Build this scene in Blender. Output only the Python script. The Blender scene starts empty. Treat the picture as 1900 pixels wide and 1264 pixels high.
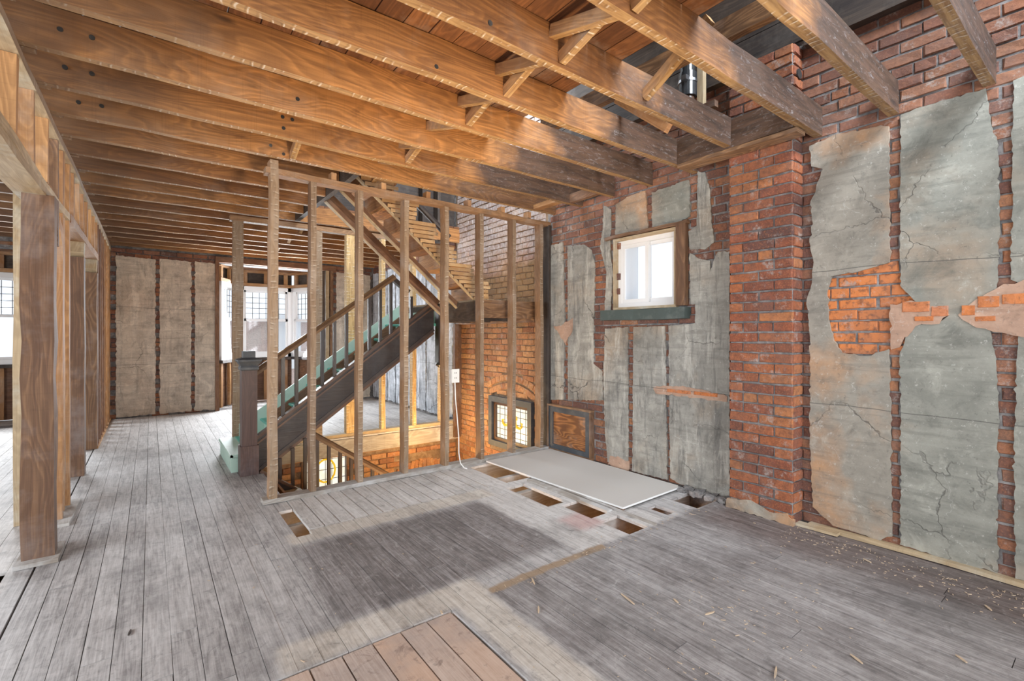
import bpy, bmesh, math, random
from mathutils import Vector, Matrix
random.seed(7)
R = random.uniform
scn = bpy.context.scene
COL = scn.collection

# ------------------------------------------------------------ camera, sky, lights, exposure
CAMH = 1.35
cam = bpy.data.cameras.new('camera'); cam_o = bpy.data.objects.new('camera', cam); COL.objects.link(cam_o)
cam.sensor_width = 36.0; cam.lens = 36.0 * 881.0 / 1900.0
cam.shift_y = -12.0 / 1900.0
cam.clip_start = 0.02
cam_o.location = (0, 0, CAMH)
cam_o.rotation_euler = (math.radians(90), 0, -math.radians(37.25))
scn.camera = cam_o

w = bpy.data.worlds.new('sky'); scn.world = w; w.use_nodes = True
bg = w.node_tree.nodes['Background']; bg.inputs[0].default_value = (0.86, 0.93, 1.0, 1); bg.inputs[1].default_value = 1.15

scn.view_settings.view_transform = 'Standard'; scn.view_settings.look = 'None'
scn.view_settings.gamma = 1; scn.view_settings.use_curve_mapping = False
scn.view_settings.exposure = 0.32

def area(name, loc, target, sx, sy, power, color):
    l = bpy.data.lights.new(name, 'AREA'); l.shape = 'RECTANGLE'; l.size = sx; l.size_y = sy
    l.energy = power; l.color = color
    o = bpy.data.objects.new(name, l); COL.objects.link(o); o.location = loc
    d = Vector(target) - Vector(loc); o.rotation_euler = d.to_track_quat('-Z', 'Y').to_euler()
    return o
def point(name, loc, power, color, rad=.12):
    l = bpy.data.lights.new(name, 'POINT'); l.energy = power; l.color = color; l.shadow_soft_size = rad
    o = bpy.data.objects.new(name, l); COL.objects.link(o); o.location = loc
    return o
DAY = (0.90, 0.95, 1.0); WARM = (1.0, 0.80, 0.56)
area('back_fill_light', (1.6, -2.55, 1.5), (1.6, 3, 1.5), 4.4, 2.1, 150, (.97, .98, 1.0))  # broad added fill, standing for presumed windows behind the camera
area('left_room_window_light', (-3.8, 2.5, 1.5), (0, 3.0, 1.2), 4.0, 1.9, 225, DAY)
area('left_bay_light', (-2.0, 9.6, 1.6), (-1.6, 5, .8), 1.6, 1.5, 90, DAY)
area('bay_window_light', (1.86, 10.3, 1.6), (1.6, 5, 1.0), 1.5, 1.5, 165, DAY)
area('upper_window_light', (2.6, -.9, 5.0), (3.2, 2.2, 2.8), 1.6, 1.2, 290, (.84, .92, 1.0))
area('upper_stair_light', (2.9, 4.4, 4.9), (3.2, 5.6, 2.6), 1.2, 1.0, 90, (.86, .93, 1.0))
point('stairwell_lamp', (3.0, 5.6, -.15), 34, (1.0, .62, .25))
area('stairwell_up_fill', (2.3, 5.0, -.6), (2.2, 4.7, 2.8), .6, .6, 34, (1.0, .66, .32))  # added warm uplight to gild the flight's underside and the nearby ceiling
point('lower_room_fill', (2.0, 3.1, -1.0), 34, (1.0, .66, .34))  # added light under the boards so the floor holes show warm brown
wl_ = area('ceiling_fill_light', (1.55, .25, .3), (1.7, 3.3, 2.8), .35, .35, 24, (1.0, .74, .44)); wl_.data.spread = math.radians(85)  # unseen warm fill, added to brighten the middle of the ceiling

# ------------------------------------------------------------ node helper
class N:
    def __init__(s, name):
        s.m = bpy.data.materials.new(name); s.m.use_nodes = True
        s.t = s.m.node_tree; s.t.nodes.clear()
        s.out = s.t.nodes.new('ShaderNodeOutputMaterial')
        s.b = s.t.nodes.new('ShaderNodeBsdfPrincipled')
        s.t.links.new(s.b.outputs[0], s.out.inputs[0])
    def n(s, typ, ins=None, **kw):
        nd = s.t.nodes.new('ShaderNode' + typ)
        for k, v in kw.items(): setattr(nd, k, v)
        for k, v in (ins or {}).items(): s.put(nd.inputs[k], v)
        return nd
    def put(s, sock, v):
        if isinstance(v, bpy.types.NodeSocket): s.t.links.new(v, sock)
        else: sock.default_value = v
    def ma(s, op, a, b=0.0, c=None, clamp=False):
        nd = s.n('Math', operation=op, use_clamp=clamp); s.put(nd.inputs[0], a); s.put(nd.inputs[1], b)
        if c is not None: s.put(nd.inputs[2], c)
        return nd.outputs[0]
    def mix(s, f, a, b, mode='MIX'):
        nd = s.n('Mix', data_type='RGBA', blend_type=mode, clamp_factor=True)
        s.put(nd.inputs[0], f); s.put(nd.inputs[6], c4(a)); s.put(nd.inputs[7], c4(b))
        return nd.outputs[2]
    def noise(s, vec, scale, detail=3, rough=.55, dist=0.0, out=0):
        nd = s.n('TexNoise', {'Scale': scale, 'Detail': detail, 'Roughness': rough, 'Distortion': dist})
        if vec is not None: s.put(nd.inputs['Vector'], vec)
        return nd.outputs[out]
    def rng(s, v, a, b, lo=0.0, hi=1.0):
        nd = s.n('MapRange', {1: a, 2: b, 3: lo, 4: hi}); s.put(nd.inputs[0], v); return nd.outputs[0]
    def ramp(s, f, stops):
        nd = s.n('ValToRGB'); s.put(nd.inputs[0], f); e = nd.color_ramp.elements
        while len(e) < len(stops): e.new(.5)
        for i, (p, c) in enumerate(stops): e[i].position = p; e[i].color = c4(c)
        return nd.outputs[0]
    def scale(s, vec, sc, off=None):
        nd = s.n('VectorMath', operation='MULTIPLY'); s.put(nd.inputs[0], vec); nd.inputs[1].default_value = sc
        if off is None: return nd.outputs[0]
        a = s.n('VectorMath', operation='ADD'); s.put(a.inputs[0], nd.outputs[0]); s.put(a.inputs[1], off)
        return a.outputs[0]
    def xyz(s, vec):
        nd = s.n('SeparateXYZ'); s.put(nd.inputs[0], vec); return nd.outputs
    def pos(s): return s.n('NewGeometry').outputs['Position']
    def rnd(s):
        o = s.n('ObjectInfo').outputs['Random']; g = s.n('NewGeometry').outputs['Random Per Island']
        return s.ma('FRACT', s.ma('ADD', o, g))
    def fin(s, col, rough=.75, bump=None, bs=.3, bd=.004, **kw):
        s.put(s.b.inputs['Base Color'], c4(col)); s.put(s.b.inputs['Roughness'], rough)
        if bump is not None:
            bn = s.n('Bump', {'Strength': bs, 'Distance': bd}); s.put(bn.inputs['Height'], bump)
            s.t.links.new(bn.outputs[0], s.b.inputs['Normal'])
        for k, v in kw.items(): s.put(s.b.inputs[k], v)
        return s.m
def c4(c):
    if isinstance(c, (tuple, list)) and len(c) == 3: return (*c, 1)
    return c

# ------------------------------------------------------------ materials
def wood(name, light, dark, lath=False, grain=1.0, dust=.12, tint=(.55, .50, .44), rough=.72, knots=True, char_dark_ends=False, lathcol=(.78,.62,.42), fig=.42, tick=.75, tickcol=(.85, .79, .68)):
    s = N(name)
    uv = s.n('UVMap').outputs[0]; r = s.rnd()
    off = s.n('CombineXYZ', {0: s.ma('MULTIPLY', r, 37.0), 1: s.ma('MULTIPLY', r, 11.0), 2: 0.0}).outputs[0]
    g1 = s.noise(s.scale(uv, (1.1, 26, 1), off), 1.6 * grain, 4, .6, .6)
    g2 = s.noise(s.scale(uv, (3, 110, 1), off), 1.3, 2, .6)
    g3 = s.noise(s.scale(uv, (1.0, 3.2, 1), off), 1.2, 3, .55, .8)
    f = s.ma('ADD', s.ma('MULTIPLY', g1, .65), s.ma('MULTIPLY', g2, .25)); f = s.ma('ADD', f, s.ma('MULTIPLY', s.ma('SUBTRACT', r, .5), .38))
    col = s.ramp(f, [(.22, dark), (.48, [(a + b) / 2 for a, b in zip(light, dark)]), (.72, light)])
    col = s.mix(s.rng(g3, .52, .75, 0, .55), col, [d * .8 for d in dark])
    if knots:
        v = s.n('TexVoronoi', {'Scale': 1.0}); s.put(v.inputs['Vector'], s.scale(uv, (1.3, 4.5, 1), off))
        col = s.mix(s.rng(v.outputs['Distance'], .045, .09, .85, 0), col, [d * .35 for d in dark])
    cn = s.noise(s.scale(uv, (.55, 2.6, 1), off), 1.5, 2, .5, .3)
    rg = s.ma('FRACT', s.ma('MULTIPLY', cn, 22.0))
    rg = s.ma('MULTIPLY', s.rng(rg, .0, .5), s.rng(rg, .98, .8))
    col = s.mix(s.ma('MULTIPLY', rg, fig), col, [d * .75 for d in dark])
    sm = s.noise(s.scale(uv, (1.2, 2.4, 1), off), 2.6, 4, .65, .6)
    col = s.mix(s.rng(sm, .56, .72, 0, .5), col, [d * .55 for d in dark])
    ds = s.noise(s.pos(), 2.6, 5, .65)
    col = s.mix(s.rng(ds, .5, .74, 0, dust * 3), col, tint)
    ux = s.xyz(uv)[0]
    if lath:
        q = s.ma('FRACT', s.ma('ADD', s.ma('DIVIDE', ux, .047), s.ma('MULTIPLY', s.noise(uv, 9, 1), 1.1)))
        band = s.ma('MULTIPLY', s.rng(q, .05, .12), s.rng(q, .2, .27, 1, 0))
        msk = s.rng(s.noise(s.scale(uv, (2.2, 6, 1), off), 3.0, 3), .47, .62)
        col = s.mix(s.rng(s.noise(s.scale(uv, (1, 9, 1), off), 5, 3), .4, .65, .15, .7), col, lathcol)
        col = s.mix(s.ma('MULTIPLY', s.ma('MULTIPLY', band, msk), tick), col, tickcol)
        dl = s.ma('MULTIPLY', s.rng(q, .78, .88), msk)
        col = s.mix(s.ma('MULTIPLY', dl, .45), col, [d * .5 for d in dark])
    else:
        q = s.noise(s.scale(uv, (120, 2, 1), off), 1.0, 1)
        col = s.mix(s.rng(q, .58, .75, 0, .16), col, [d * .5 for d in dark])
    if char_dark_ends:
        p = s.xyz(s.pos())
        col = s.mix(s.ma('MULTIPLY', s.rng(s.ma('ADD', p[0], s.ma('MULTIPLY', s.noise(s.pos(), 2.0, 3), 1.6)), 1.35, .55), .62), col, (.10, .062, .040))  # separate brown darkening towards the left joist ends
        e = s.ma('ADD', p[0], s.ma('MULTIPLY', s.noise(s.pos(), 2.3, 3), 1.2))
        k = s.rng(e, 2.78, 3.1)
        k = s.ma('MULTIPLY', k, s.rng(p[1], 4.3, 4.0))
        ch = s.mix(s.rng(s.noise(s.scale(uv, (1.6, 14, 1), off), 1.8, 5, .65, .8), .38, .68), (.018, .012, .010), (.080, .044, .031))
        ch = s.mix(s.rng(s.noise(s.scale(uv, (3, 9, 1), off), 3.5, 6, .78, 1.5), .56, .68, 0, .6), ch, (.30, .29, .30))
        col = s.mix(s.ma('MULTIPLY', k, .35 if lath else .88), col, ch)
    h = s.ma('ADD', g1, s.ma('MULTIPLY', g2, .5))
    return s.fin(col, rough, h, .35, .004)

M = {}
JL, JD = (.57, .262, .080), (.135, .052, .018)
M['joist'] = wood('joist_wood', JL, JD, char_dark_ends=True, dust=.05)
M['joist_edge'] = wood('joist_edge_wood', (.48, .25, .095), (.18, .085, .03), lath=True, char_dark_ends=True, lathcol=(.58, .36, .15), dust=.06, tick=.6)
M['stud'] = wood('stud_wood', (.44, .255, .13), (.20, .105, .05), dust=.10)
M['stud_edge'] = wood('stud_edge_wood', (.36, .24, .14), (.18, .11, .065), lath=True, dust=.16, lathcol=(.34,.25,.17), tick=.5, tickcol=(.60, .54, .46))
M['stud_orange'] = wood('stud_orange_wood', (.62, .35, .15), (.28, .13, .05))
M['stud_pale'] = wood('stud_pale_wood', (.60, .47, .30), (.36, .26, .15), knots=False, tint=(.55, .54, .46), dust=.25)
M['post'] = wood('post_wood', (.40, .225, .11), (.115, .055, .028), grain=.8, fig=.6, dust=.10, tint=(.38, .34, .33))
M['deck'] = wood('deck_wood', (.34, .14, .05), (.12, .045, .018))
M['dark_oak'] = wood('dark_varnished_oak', (.055, .037, .030), (.020, .014, .013), knots=False, rough=.38, dust=.06, tint=(.16, .17, .19))
M['oak_edge'] = wood('worn_oak', (.23, .12, .06), (.07, .035, .022), knots=False, rough=.4, dust=.02)
M['newel'] = wood('newel_oak', (.17, .10, .08), (.065, .036, .032), knots=False, rough=.5, dust=.12, tint=(.22, .22, .25))
M['charred'] = wood('charred_wood', (.10, .07, .05), (.03, .022, .02), dust=.05)
M['lath'] = wood('lath_wood', (.68, .44, .21), (.40, .23, .10), knots=False, dust=.15, tint=(.75, .66, .5))
M['dusty'] = wood('dusty_wood', (.50, .48, .45), (.28, .24, .20), knots=False, dust=.3, tint=(.62, .63, .64))
M['trim_brown'] = wood('trim_brown', (.30, .15, .075), (.10, .045, .025), dust=.05)
M['lit_stud'] = wood('lit_stud_wood', (.66, .41, .17), (.36, .20, .075), lath=True, dust=.05, lathcol=(.8,.6,.3))  # lighter stud wood, lamp glow put into its colour

def paint(name, col, rough=.5, var=.1, dirt=(.2, .2, .2), amt=.25):
    s = N(name); p = s.pos()
    c = s.mix(s.rng(s.noise(p, 9, 4, .6), .52, .8, 0, amt * 2), col, dirt)
    return s.fin(c, rough, s.noise(p, 60, 2), .08, .002)
M['teal'] = paint('teal_paint', (.10, .40, .33), .4, dirt=(.06, .16, .14))
M['mint'] = paint('mint_paint', (.45, .62, .53), .5, dirt=(.25, .3, .26))
M['white'] = paint('white_vinyl', (.80, .80, .80), .35, amt=.03, dirt=(.5, .5, .5))
M['green_sill'] = paint('green_black_sill', (.055, .075, .07), .6, dirt=(.16, .18, .17), amt=.3)
M['slate_paint'] = paint('slate_paint', (.06, .068, .078), .55, dirt=(.16, .16, .16), amt=.3)
M['drywall'] = paint('gypsum_paper', (.50, .475, .445), .85, dirt=(.50, .46, .40), amt=.18)
M['drywall_edge'] = paint('gypsum_edge', (.80, .80, .79), .9, amt=.02)
M['plastic'] = paint('white_plastic', (.82, .82, .80), .35, amt=.02)
M['slot'] = paint('dark_slot', (.03, .03, .03), .5)
M['black_pipe'] = paint('black_abs', (.035, .038, .042), .3, dirt=(.12, .12, .12))
M['splinter'] = paint('fresh_splinter', (.56, .43, .30), .8)
M['lead'] = paint('lead_came', (.10, .10, .10), .5)
s = N('steel'); M['steel'] = s.fin((.6, .62, .65), .3, Metallic=1.0)
def glass():
    s = N('window_glass'); t = s.n('BsdfTransparent', {0: (.97, .98, 1, 1)}); g = s.n('BsdfGlossy', {1: .05})
    mx = s.n('MixShader', {0: .05}); s.put(mx.inputs[1], t.outputs[0]); s.put(mx.inputs[2], g.outputs[0])
    s.t.links.new(mx.outputs[0], s.out.inputs[0]); return s.m
M['glass'] = glass()
def lit_glass(name, c1, c2, st):
    s = N(name); n = s.noise(s.pos(), 14, 2); c = s.mix(s.rng(n, .4, .65), c1, c2)
    return s.fin([q * .25 for q in c1], .3, **{'Emission Color': c, 'Emission Strength': st})
M['cream_glass'] = lit_glass('cream_stained_glass', (.90, .84, .66), (.95, .93, .85), .85)
M['amber_glass'] = lit_glass('amber_stained_glass', (.75, .42, .02), (.80, .55, .03), .8)

def floor_mat(name, pink=False):
    s = N(name); uv = s.n('UVMap').outputs[0]; r = s.rnd(); P = s.pos()
    off = s.n('CombineXYZ', {0: s.ma('MULTIPLY', r, 41.0), 1: s.ma('MULTIPLY', r, 13.0), 2: 0.0}).outputs[0]
    g1 = s.noise(s.scale(uv, (1.3, 16, 1), off), 2.2, 5, .62, 1.2)
    g2 = s.noise(s.scale(uv, (4, 120, 1), off), 1.4, 3, .6)
    blot = s.noise(P, 1.6, 5, .62); sp = s.noise(P, 22, 4, .7)
    f = s.ma('ADD', s.ma('MULTIPLY', g1, .5), s.ma('MULTIPLY', g2, .3)); f = s.ma('ADD', f, s.ma('MULTIPLY', sp, .22))
    f = s.ma('ADD', f, s.ma('MULTIPLY', s.ma('SUBTRACT', r, .5), .07))
    if pink:
        col = s.ramp(f, [(.3, (.34, .25, .20)), (.5, (.53, .43, .37)), (.7, (.66, .57, .50))])
        col = s.mix(s.rng(r, .2, 1.0, 0, .65), col, (.60, .36, .22)); col = s.mix(s.rng(s.noise(P, 2.4, 5, .65), .45, .68, 0, .7), col, (.33, .28, .26))
        col = s.mix(s.rng(s.noise(P, 11, 5, .75, .6), .56, .68, 0, .6), col, (.16, .11, .09))
        return s.fin(col, .75, f, .3, .003)
    grey = s.ramp(f, [(.37, (.24, .23, .228)), (.5, (.43, .417, .412)), (.63, (.57, .56, .555))])
    pale = s.ramp(f, [(.37, (.38, .36, .345)), (.5, (.55, .53, .51)), (.63, (.68, .665, .65))])
    cream = s.ramp(f, [(.37, (.36, .32, .275)), (.5, (.54, .495, .44)), (.63, (.66, .625, .57))])
    dark = s.ramp(f, [(.37, (.07, .062, .062)), (.5, (.17, .152, .148)), (.64, (.33, .31, .31))])
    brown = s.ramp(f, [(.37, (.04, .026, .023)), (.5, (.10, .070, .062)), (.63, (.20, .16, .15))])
    nx = s.ma('MULTIPLY', s.ma('SUBTRACT', s.noise(P, 7, 4, .7), .5), .06)
    x, y, z = s.xyz(P)
    xw = s.ma('ADD', x, nx); yw = s.ma('ADD', y, s.ma('MULTIPLY', nx, -.8))
    def rect(x0, x1, y0, y1, soft=.02):
        a = s.ma('MULTIPLY', s.rng(xw, x0 - soft, x0 + soft), s.rng(xw, x1 + soft, x1 - soft))
        b = s.ma('MULTIPLY', s.rng(yw, y0 - soft, y0 + soft), s.rng(yw, y1 + soft, y1 - soft))
        return s.ma('MULTIPLY', a, b)
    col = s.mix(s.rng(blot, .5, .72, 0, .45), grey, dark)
    col = s.mix(s.rng(y, 5.0, 7.5, 0, .55), col, pale)              # paler boards towards the far room
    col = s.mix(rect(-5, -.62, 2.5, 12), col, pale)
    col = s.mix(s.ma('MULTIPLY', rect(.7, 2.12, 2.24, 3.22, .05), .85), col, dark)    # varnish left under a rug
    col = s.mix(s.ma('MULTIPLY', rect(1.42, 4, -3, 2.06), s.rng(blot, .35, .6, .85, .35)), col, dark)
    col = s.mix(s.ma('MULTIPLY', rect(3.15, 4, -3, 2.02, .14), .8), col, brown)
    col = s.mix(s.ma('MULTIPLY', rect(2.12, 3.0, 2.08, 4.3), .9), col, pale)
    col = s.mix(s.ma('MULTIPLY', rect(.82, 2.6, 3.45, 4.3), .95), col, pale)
    col = s.mix(rect(.72, 2.3, 3.26, 3.45), col, cream)
    col = s.mix(rect(.42, 1.42, 2.04, 2.23), col, cream)
    col = s.mix(rect(1.2, 1.4, -3, 2.2), col, cream)
    col = s.mix(rect(1.42, 2.3, 2.03, 2.09, .01), col, (.34, .25, .17))
    col = s.mix(s.ma('MULTIPLY', rect(2.35, 2.6, 2.3, 2.55, .04), .5), col, (.45, .20, .18))
    sm = s.noise(s.scale(P, (1.0, .7, 1), (3, 5, 0)), 1.9, 6, .7, .3)
    col = s.mix(s.rng(sm, .52, .68, 0, .45), col, (.085, .078, .078))
    sc = s.noise(s.scale(P, (1, 1, 1), (7, 2, 0)), 12, 6, .8, 1.0)
    col = s.mix(s.rng(sc, .55, .68, 0, .5), col, (.09, .085, .085))
    col = s.mix(s.rng(sc, .43, .32, 0, .35), col, (.60, .585, .57))
    fl = s.rng(s.noise(P, 75, 3, .7), .70, .76, 0, .6)
    col = s.mix(fl, col, (.50, .44, .38))
    return s.fin(col, .62, f, .35, .003)
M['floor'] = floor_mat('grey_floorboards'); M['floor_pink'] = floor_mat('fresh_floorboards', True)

def brick_mat(name, cols, stain=(.1, .08, .075), patch=False, white=0.0, staina=.5):
    s = N(name); P = s.pos(); r = s.rnd()
    col = s.ramp(r, [(i / (len(cols) - 1), c) for i, c in enumerate(cols)])
    n1 = s.noise(P, 26, 5, .68); n2 = s.noise(P, 3.5, 4, .6); n3 = s.noise(P, 90, 3, .7)
    col = s.mix(s.rng(n1, .38, .68, 0, .55), col, [c * .42 for c in cols[0]])
    col = s.mix(s.rng(n3, .52, .72, 0, .45), col, [min(1, c * 1.35) for c in cols[-1]])
    n4 = s.noise(P, 48, 5, .78)
    col = s.mix(s.rng(n4, .56, .66, 0, .6), col, (.075, .045, .038))
    if patch:
        x, y, z = s.xyz(P)
        m = s.ma('MULTIPLY', s.ma('MULTIPLY', s.rng(y, .55, .62), s.rng(y, 1.36, 1.30)), s.ma('MULTIPLY', s.rng(z, 1.2, 1.26), s.rng(z, 1.9, 1.8)))
        fresh = s.mix(s.rng(n1, .5, .62, 0, .7), (.62, .20, .055), (.14, .055, .03))
        col = s.mix(s.ma('MULTIPLY', m, .9), col, fresh)
        t = s.rng(z, 2.55, 2.75)
        col = s.mix(s.ma('MULTIPLY', t, .35), col, (.27, .115, .07))
    col = s.mix(s.rng(n2, .46, .72, 0, staina), col, stain)
    col = s.mix(s.rng(s.noise(P, 9, 6, .78), .56, .68, 0, .75), col, (.36, .32, .29))
    if white:
        x, y, z = s.xyz(P); zz = s.ma('ADD', z, s.ma('MULTIPLY', s.noise(P, 2.5, 4), .9))
        col = s.mix(s.ma('MULTIPLY', s.rng(zz, 2.55, 3.0), s.rng(n1, .3, .6, .9, .35)), col, (.55, .56, .60))
        m = s.ma('MULTIPLY', s.rng(zz, 2.0, 2.15), s.rng(zz, 2.75, 2.6))
        col = s.mix(s.ma('MULTIPLY', m, .6), col, (.20, .15, .075))
    return s.fin(col, .85, s.ma('ADD', n1, s.ma('MULTIPLY', n3, .4)), .6, .006)
M['brick_wall'] = brick_mat('old_red_brick', [(.10, .050, .042), (.21, .080, .048), (.155, .075, .060), (.33, .125, .055), (.26, .13, .085), (.38, .165, .075)], patch=True)
M['brick_pier'] = brick_mat('orange_red_brick', [(.12, .052, .042), (.30, .085, .038), (.20, .068, .040), (.40, .125, .045), (.33, .11, .05), (.46, .18, .065)], staina=.4)
M['brick_stair'] = brick_mat('stair_brick', [(.30, .13, .065), (.46, .21, .09), (.56, .31, .14), (.42, .21, .11)], white=1.0, staina=.3)
M['brick_out'] = brick_mat('outside_brick', [(.66, .50, .44), (.78, .66, .60)], staina=.1)
def mortar(name, a, b, c):
    s = N(name); P = s.pos(); n = s.noise(P, 14, 6, .7); n2 = s.noise(P, 3, 4)
    col = s.mix(s.rng(n, .4, .65), a, b); col = s.mix(s.rng(n2, .5, .7, 0, .7), col, c)
    return s.fin(col, .95, n, .8, .01)
M['mortar'] = mortar('grey_mortar', (.13, .125, .125), (.32, .30, .29), (.08, .07, .07))
M['mortar_stair'] = mortar('tan_mortar', (.20, .13, .08), (.34, .25, .17), (.10, .07, .05))

def plaster(name, base, lo, tan, streak=.0, tana=.5, crack=.6, chalk=.28, seams=(.86, 1.78)):
    s = N(name); P = s.pos(); x, y, z = s.xyz(P)
    r = s.n('ObjectInfo').outputs['Random']
    n1 = s.noise(P, 1.9, 5, .62, .4); n2 = s.noise(P, 8, 6, .68); n3 = s.noise(P, 45, 4, .7)
    col = s.mix(s.rng(n1, .36, .66), base, lo)
    col = s.mix(s.rng(s.noise(s.scale(P, (1, 1, 1), (5, 3, 1)), 1.5, 4, .6), .5, .66, 0, tana), col, tan)
    col = s.mix(s.rng(n2, .42, .7, 0, .5), col, [c * .62 for c in lo])
    wv = s.noise(s.scale(P, (1, 1.2, 9)), 1.6, 4, .6)
    col = s.mix(s.rng(wv, .5, .7, 0, .28), col, [min(1, c * 1.35) for c in base])
    if streak:
        st = s.noise(s.scale(P, (9, 9, 1.3)), 1.6, 6, .72, .5)
        col = s.mix(s.rng(st, .50, .66, 0, streak), col, (.07, .07, .07))
        st2 = s.noise(s.scale(P, (6, 6, 1.0), (9, 2, 4)), 1.5, 5, .7, .5)
        col = s.mix(s.rng(st2, .54, .64, 0, streak * .9), col, [min(1, c * 1.5) for c in base])
    pd = s.n('VectorMath', operation='ADD'); s.put(pd.inputs[0], P)
    s.put(pd.inputs[1], s.scale(s.noise(P, 3.2, 4, .7, out=1), (.22, .22, .22)))
    v = s.n('TexVoronoi', {'Scale': 1.25}, feature='DISTANCE_TO_EDGE'); s.put(v.inputs['Vector'], pd.outputs[0])
    ck = s.ma('MULTIPLY', s.rng(v.outputs['Distance'], .0015, .006, 1, 0), s.rng(s.noise(P, 2.2, 3), .45, .6))
    col = s.mix(s.ma('MULTIPLY', ck, crack), col, (.06, .055, .05))
    v2 = s.n('TexVoronoi', {'Scale': 3.0}, feature='DISTANCE_TO_EDGE'); s.put(v2.inputs['Vector'], s.scale(pd.outputs[0], (1, 1, .6), (3, 7, 2)))
    ch = s.ma('MULTIPLY', s.rng(v2.outputs['Distance'], .001, .006, 1, 0), s.rng(s.noise(P, 3.1, 4, .7), .55, .6))
    col = s.mix(s.ma('MULTIPLY', ch, chalk), col, (.66, .65, .62))
    col = s.mix(s.rng(n3, .66, .74, 0, .5), col, (.62, .60, .56))
    bl = s.noise(s.scale(P, (1, 1, 1), (1, 8, 5)), 4.2, 6, .72, .5)
    col = s.mix(s.rng(bl, .54, .68, 0, .55), col, [c * .45 for c in lo])
    col = s.mix(s.rng(bl, .44, .34, 0, .45), col, [min(1, c * 1.4) for c in base])
    zz = s.ma('ADD', z, s.ma('MULTIPLY', s.noise(P, 1.3, 3), .06))
    for zc_ in seams:
        ln = s.ma('LESS_THAN', s.ma('ABSOLUTE', s.ma('SUBTRACT', zz, zc_ + .03)), .0028)
        col = s.mix(s.ma('MULTIPLY', ln, .7), col, (.07, .065, .06))
    hb = s.noise(s.scale(P, (1, 1.5, 13), (0, 0, 3)), 1.7, 4, .6, .3)
    col = s.mix(s.rng(hb, .54, .66, 0, .4), col, [c * .6 for c in lo])
    sp_ = s.noise(P, 30, 5, .8)
    col = s.mix(s.rng(sp_, .60, .68, 0, .55), col, (.10, .095, .085))
    col = s.mix(s.rng(sp_, .40, .34, 0, .4), col, (.60, .58, .53))
    h = s.ma('SUBTRACT', s.ma('ADD', n2, s.ma('MULTIPLY', n3, .35)), s.ma('MULTIPLY', ck, 1.4))
    return s.fin(col, .88, h, .45, .008)
M['plaster_grey'] = plaster('grey_plaster', (.295, .29, .25), (.215, .215, .185), (.35, .235, .15), tana=.55)
M['plaster_tan'] = plaster('tan_plaster', (.33, .30, .25), (.245, .225, .19), (.45, .26, .14), tana=.95)
M['plaster_rough'] = plaster('streaked_plaster', (.37, .355, .315), (.245, .235, .21), (.40, .29, .19), streak=.6, crack=.9, seams=(.86,))
M['plaster_brown'] = plaster('brown_plaster', (.66, .58, .48), (.50, .43, .35), (.58, .45, .34), streak=.3, crack=.5)
M['plaster_white'] = plaster('white_black_plaster', (.52, .55, .60), (.36, .39, .43), (.42, .42, .42), streak=.9, crack=1.0)
M['plaster_pink'] = plaster('pink_scratch_coat', (.48, .31, .22), (.38, .24, .17), (.55, .45, .36), tana=.5)
M['dim'] = paint('dim_plaster', (.30, .27, .24), .9)
M['ground'] = paint('ground', (.75, .74, .73), .9)

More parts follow.
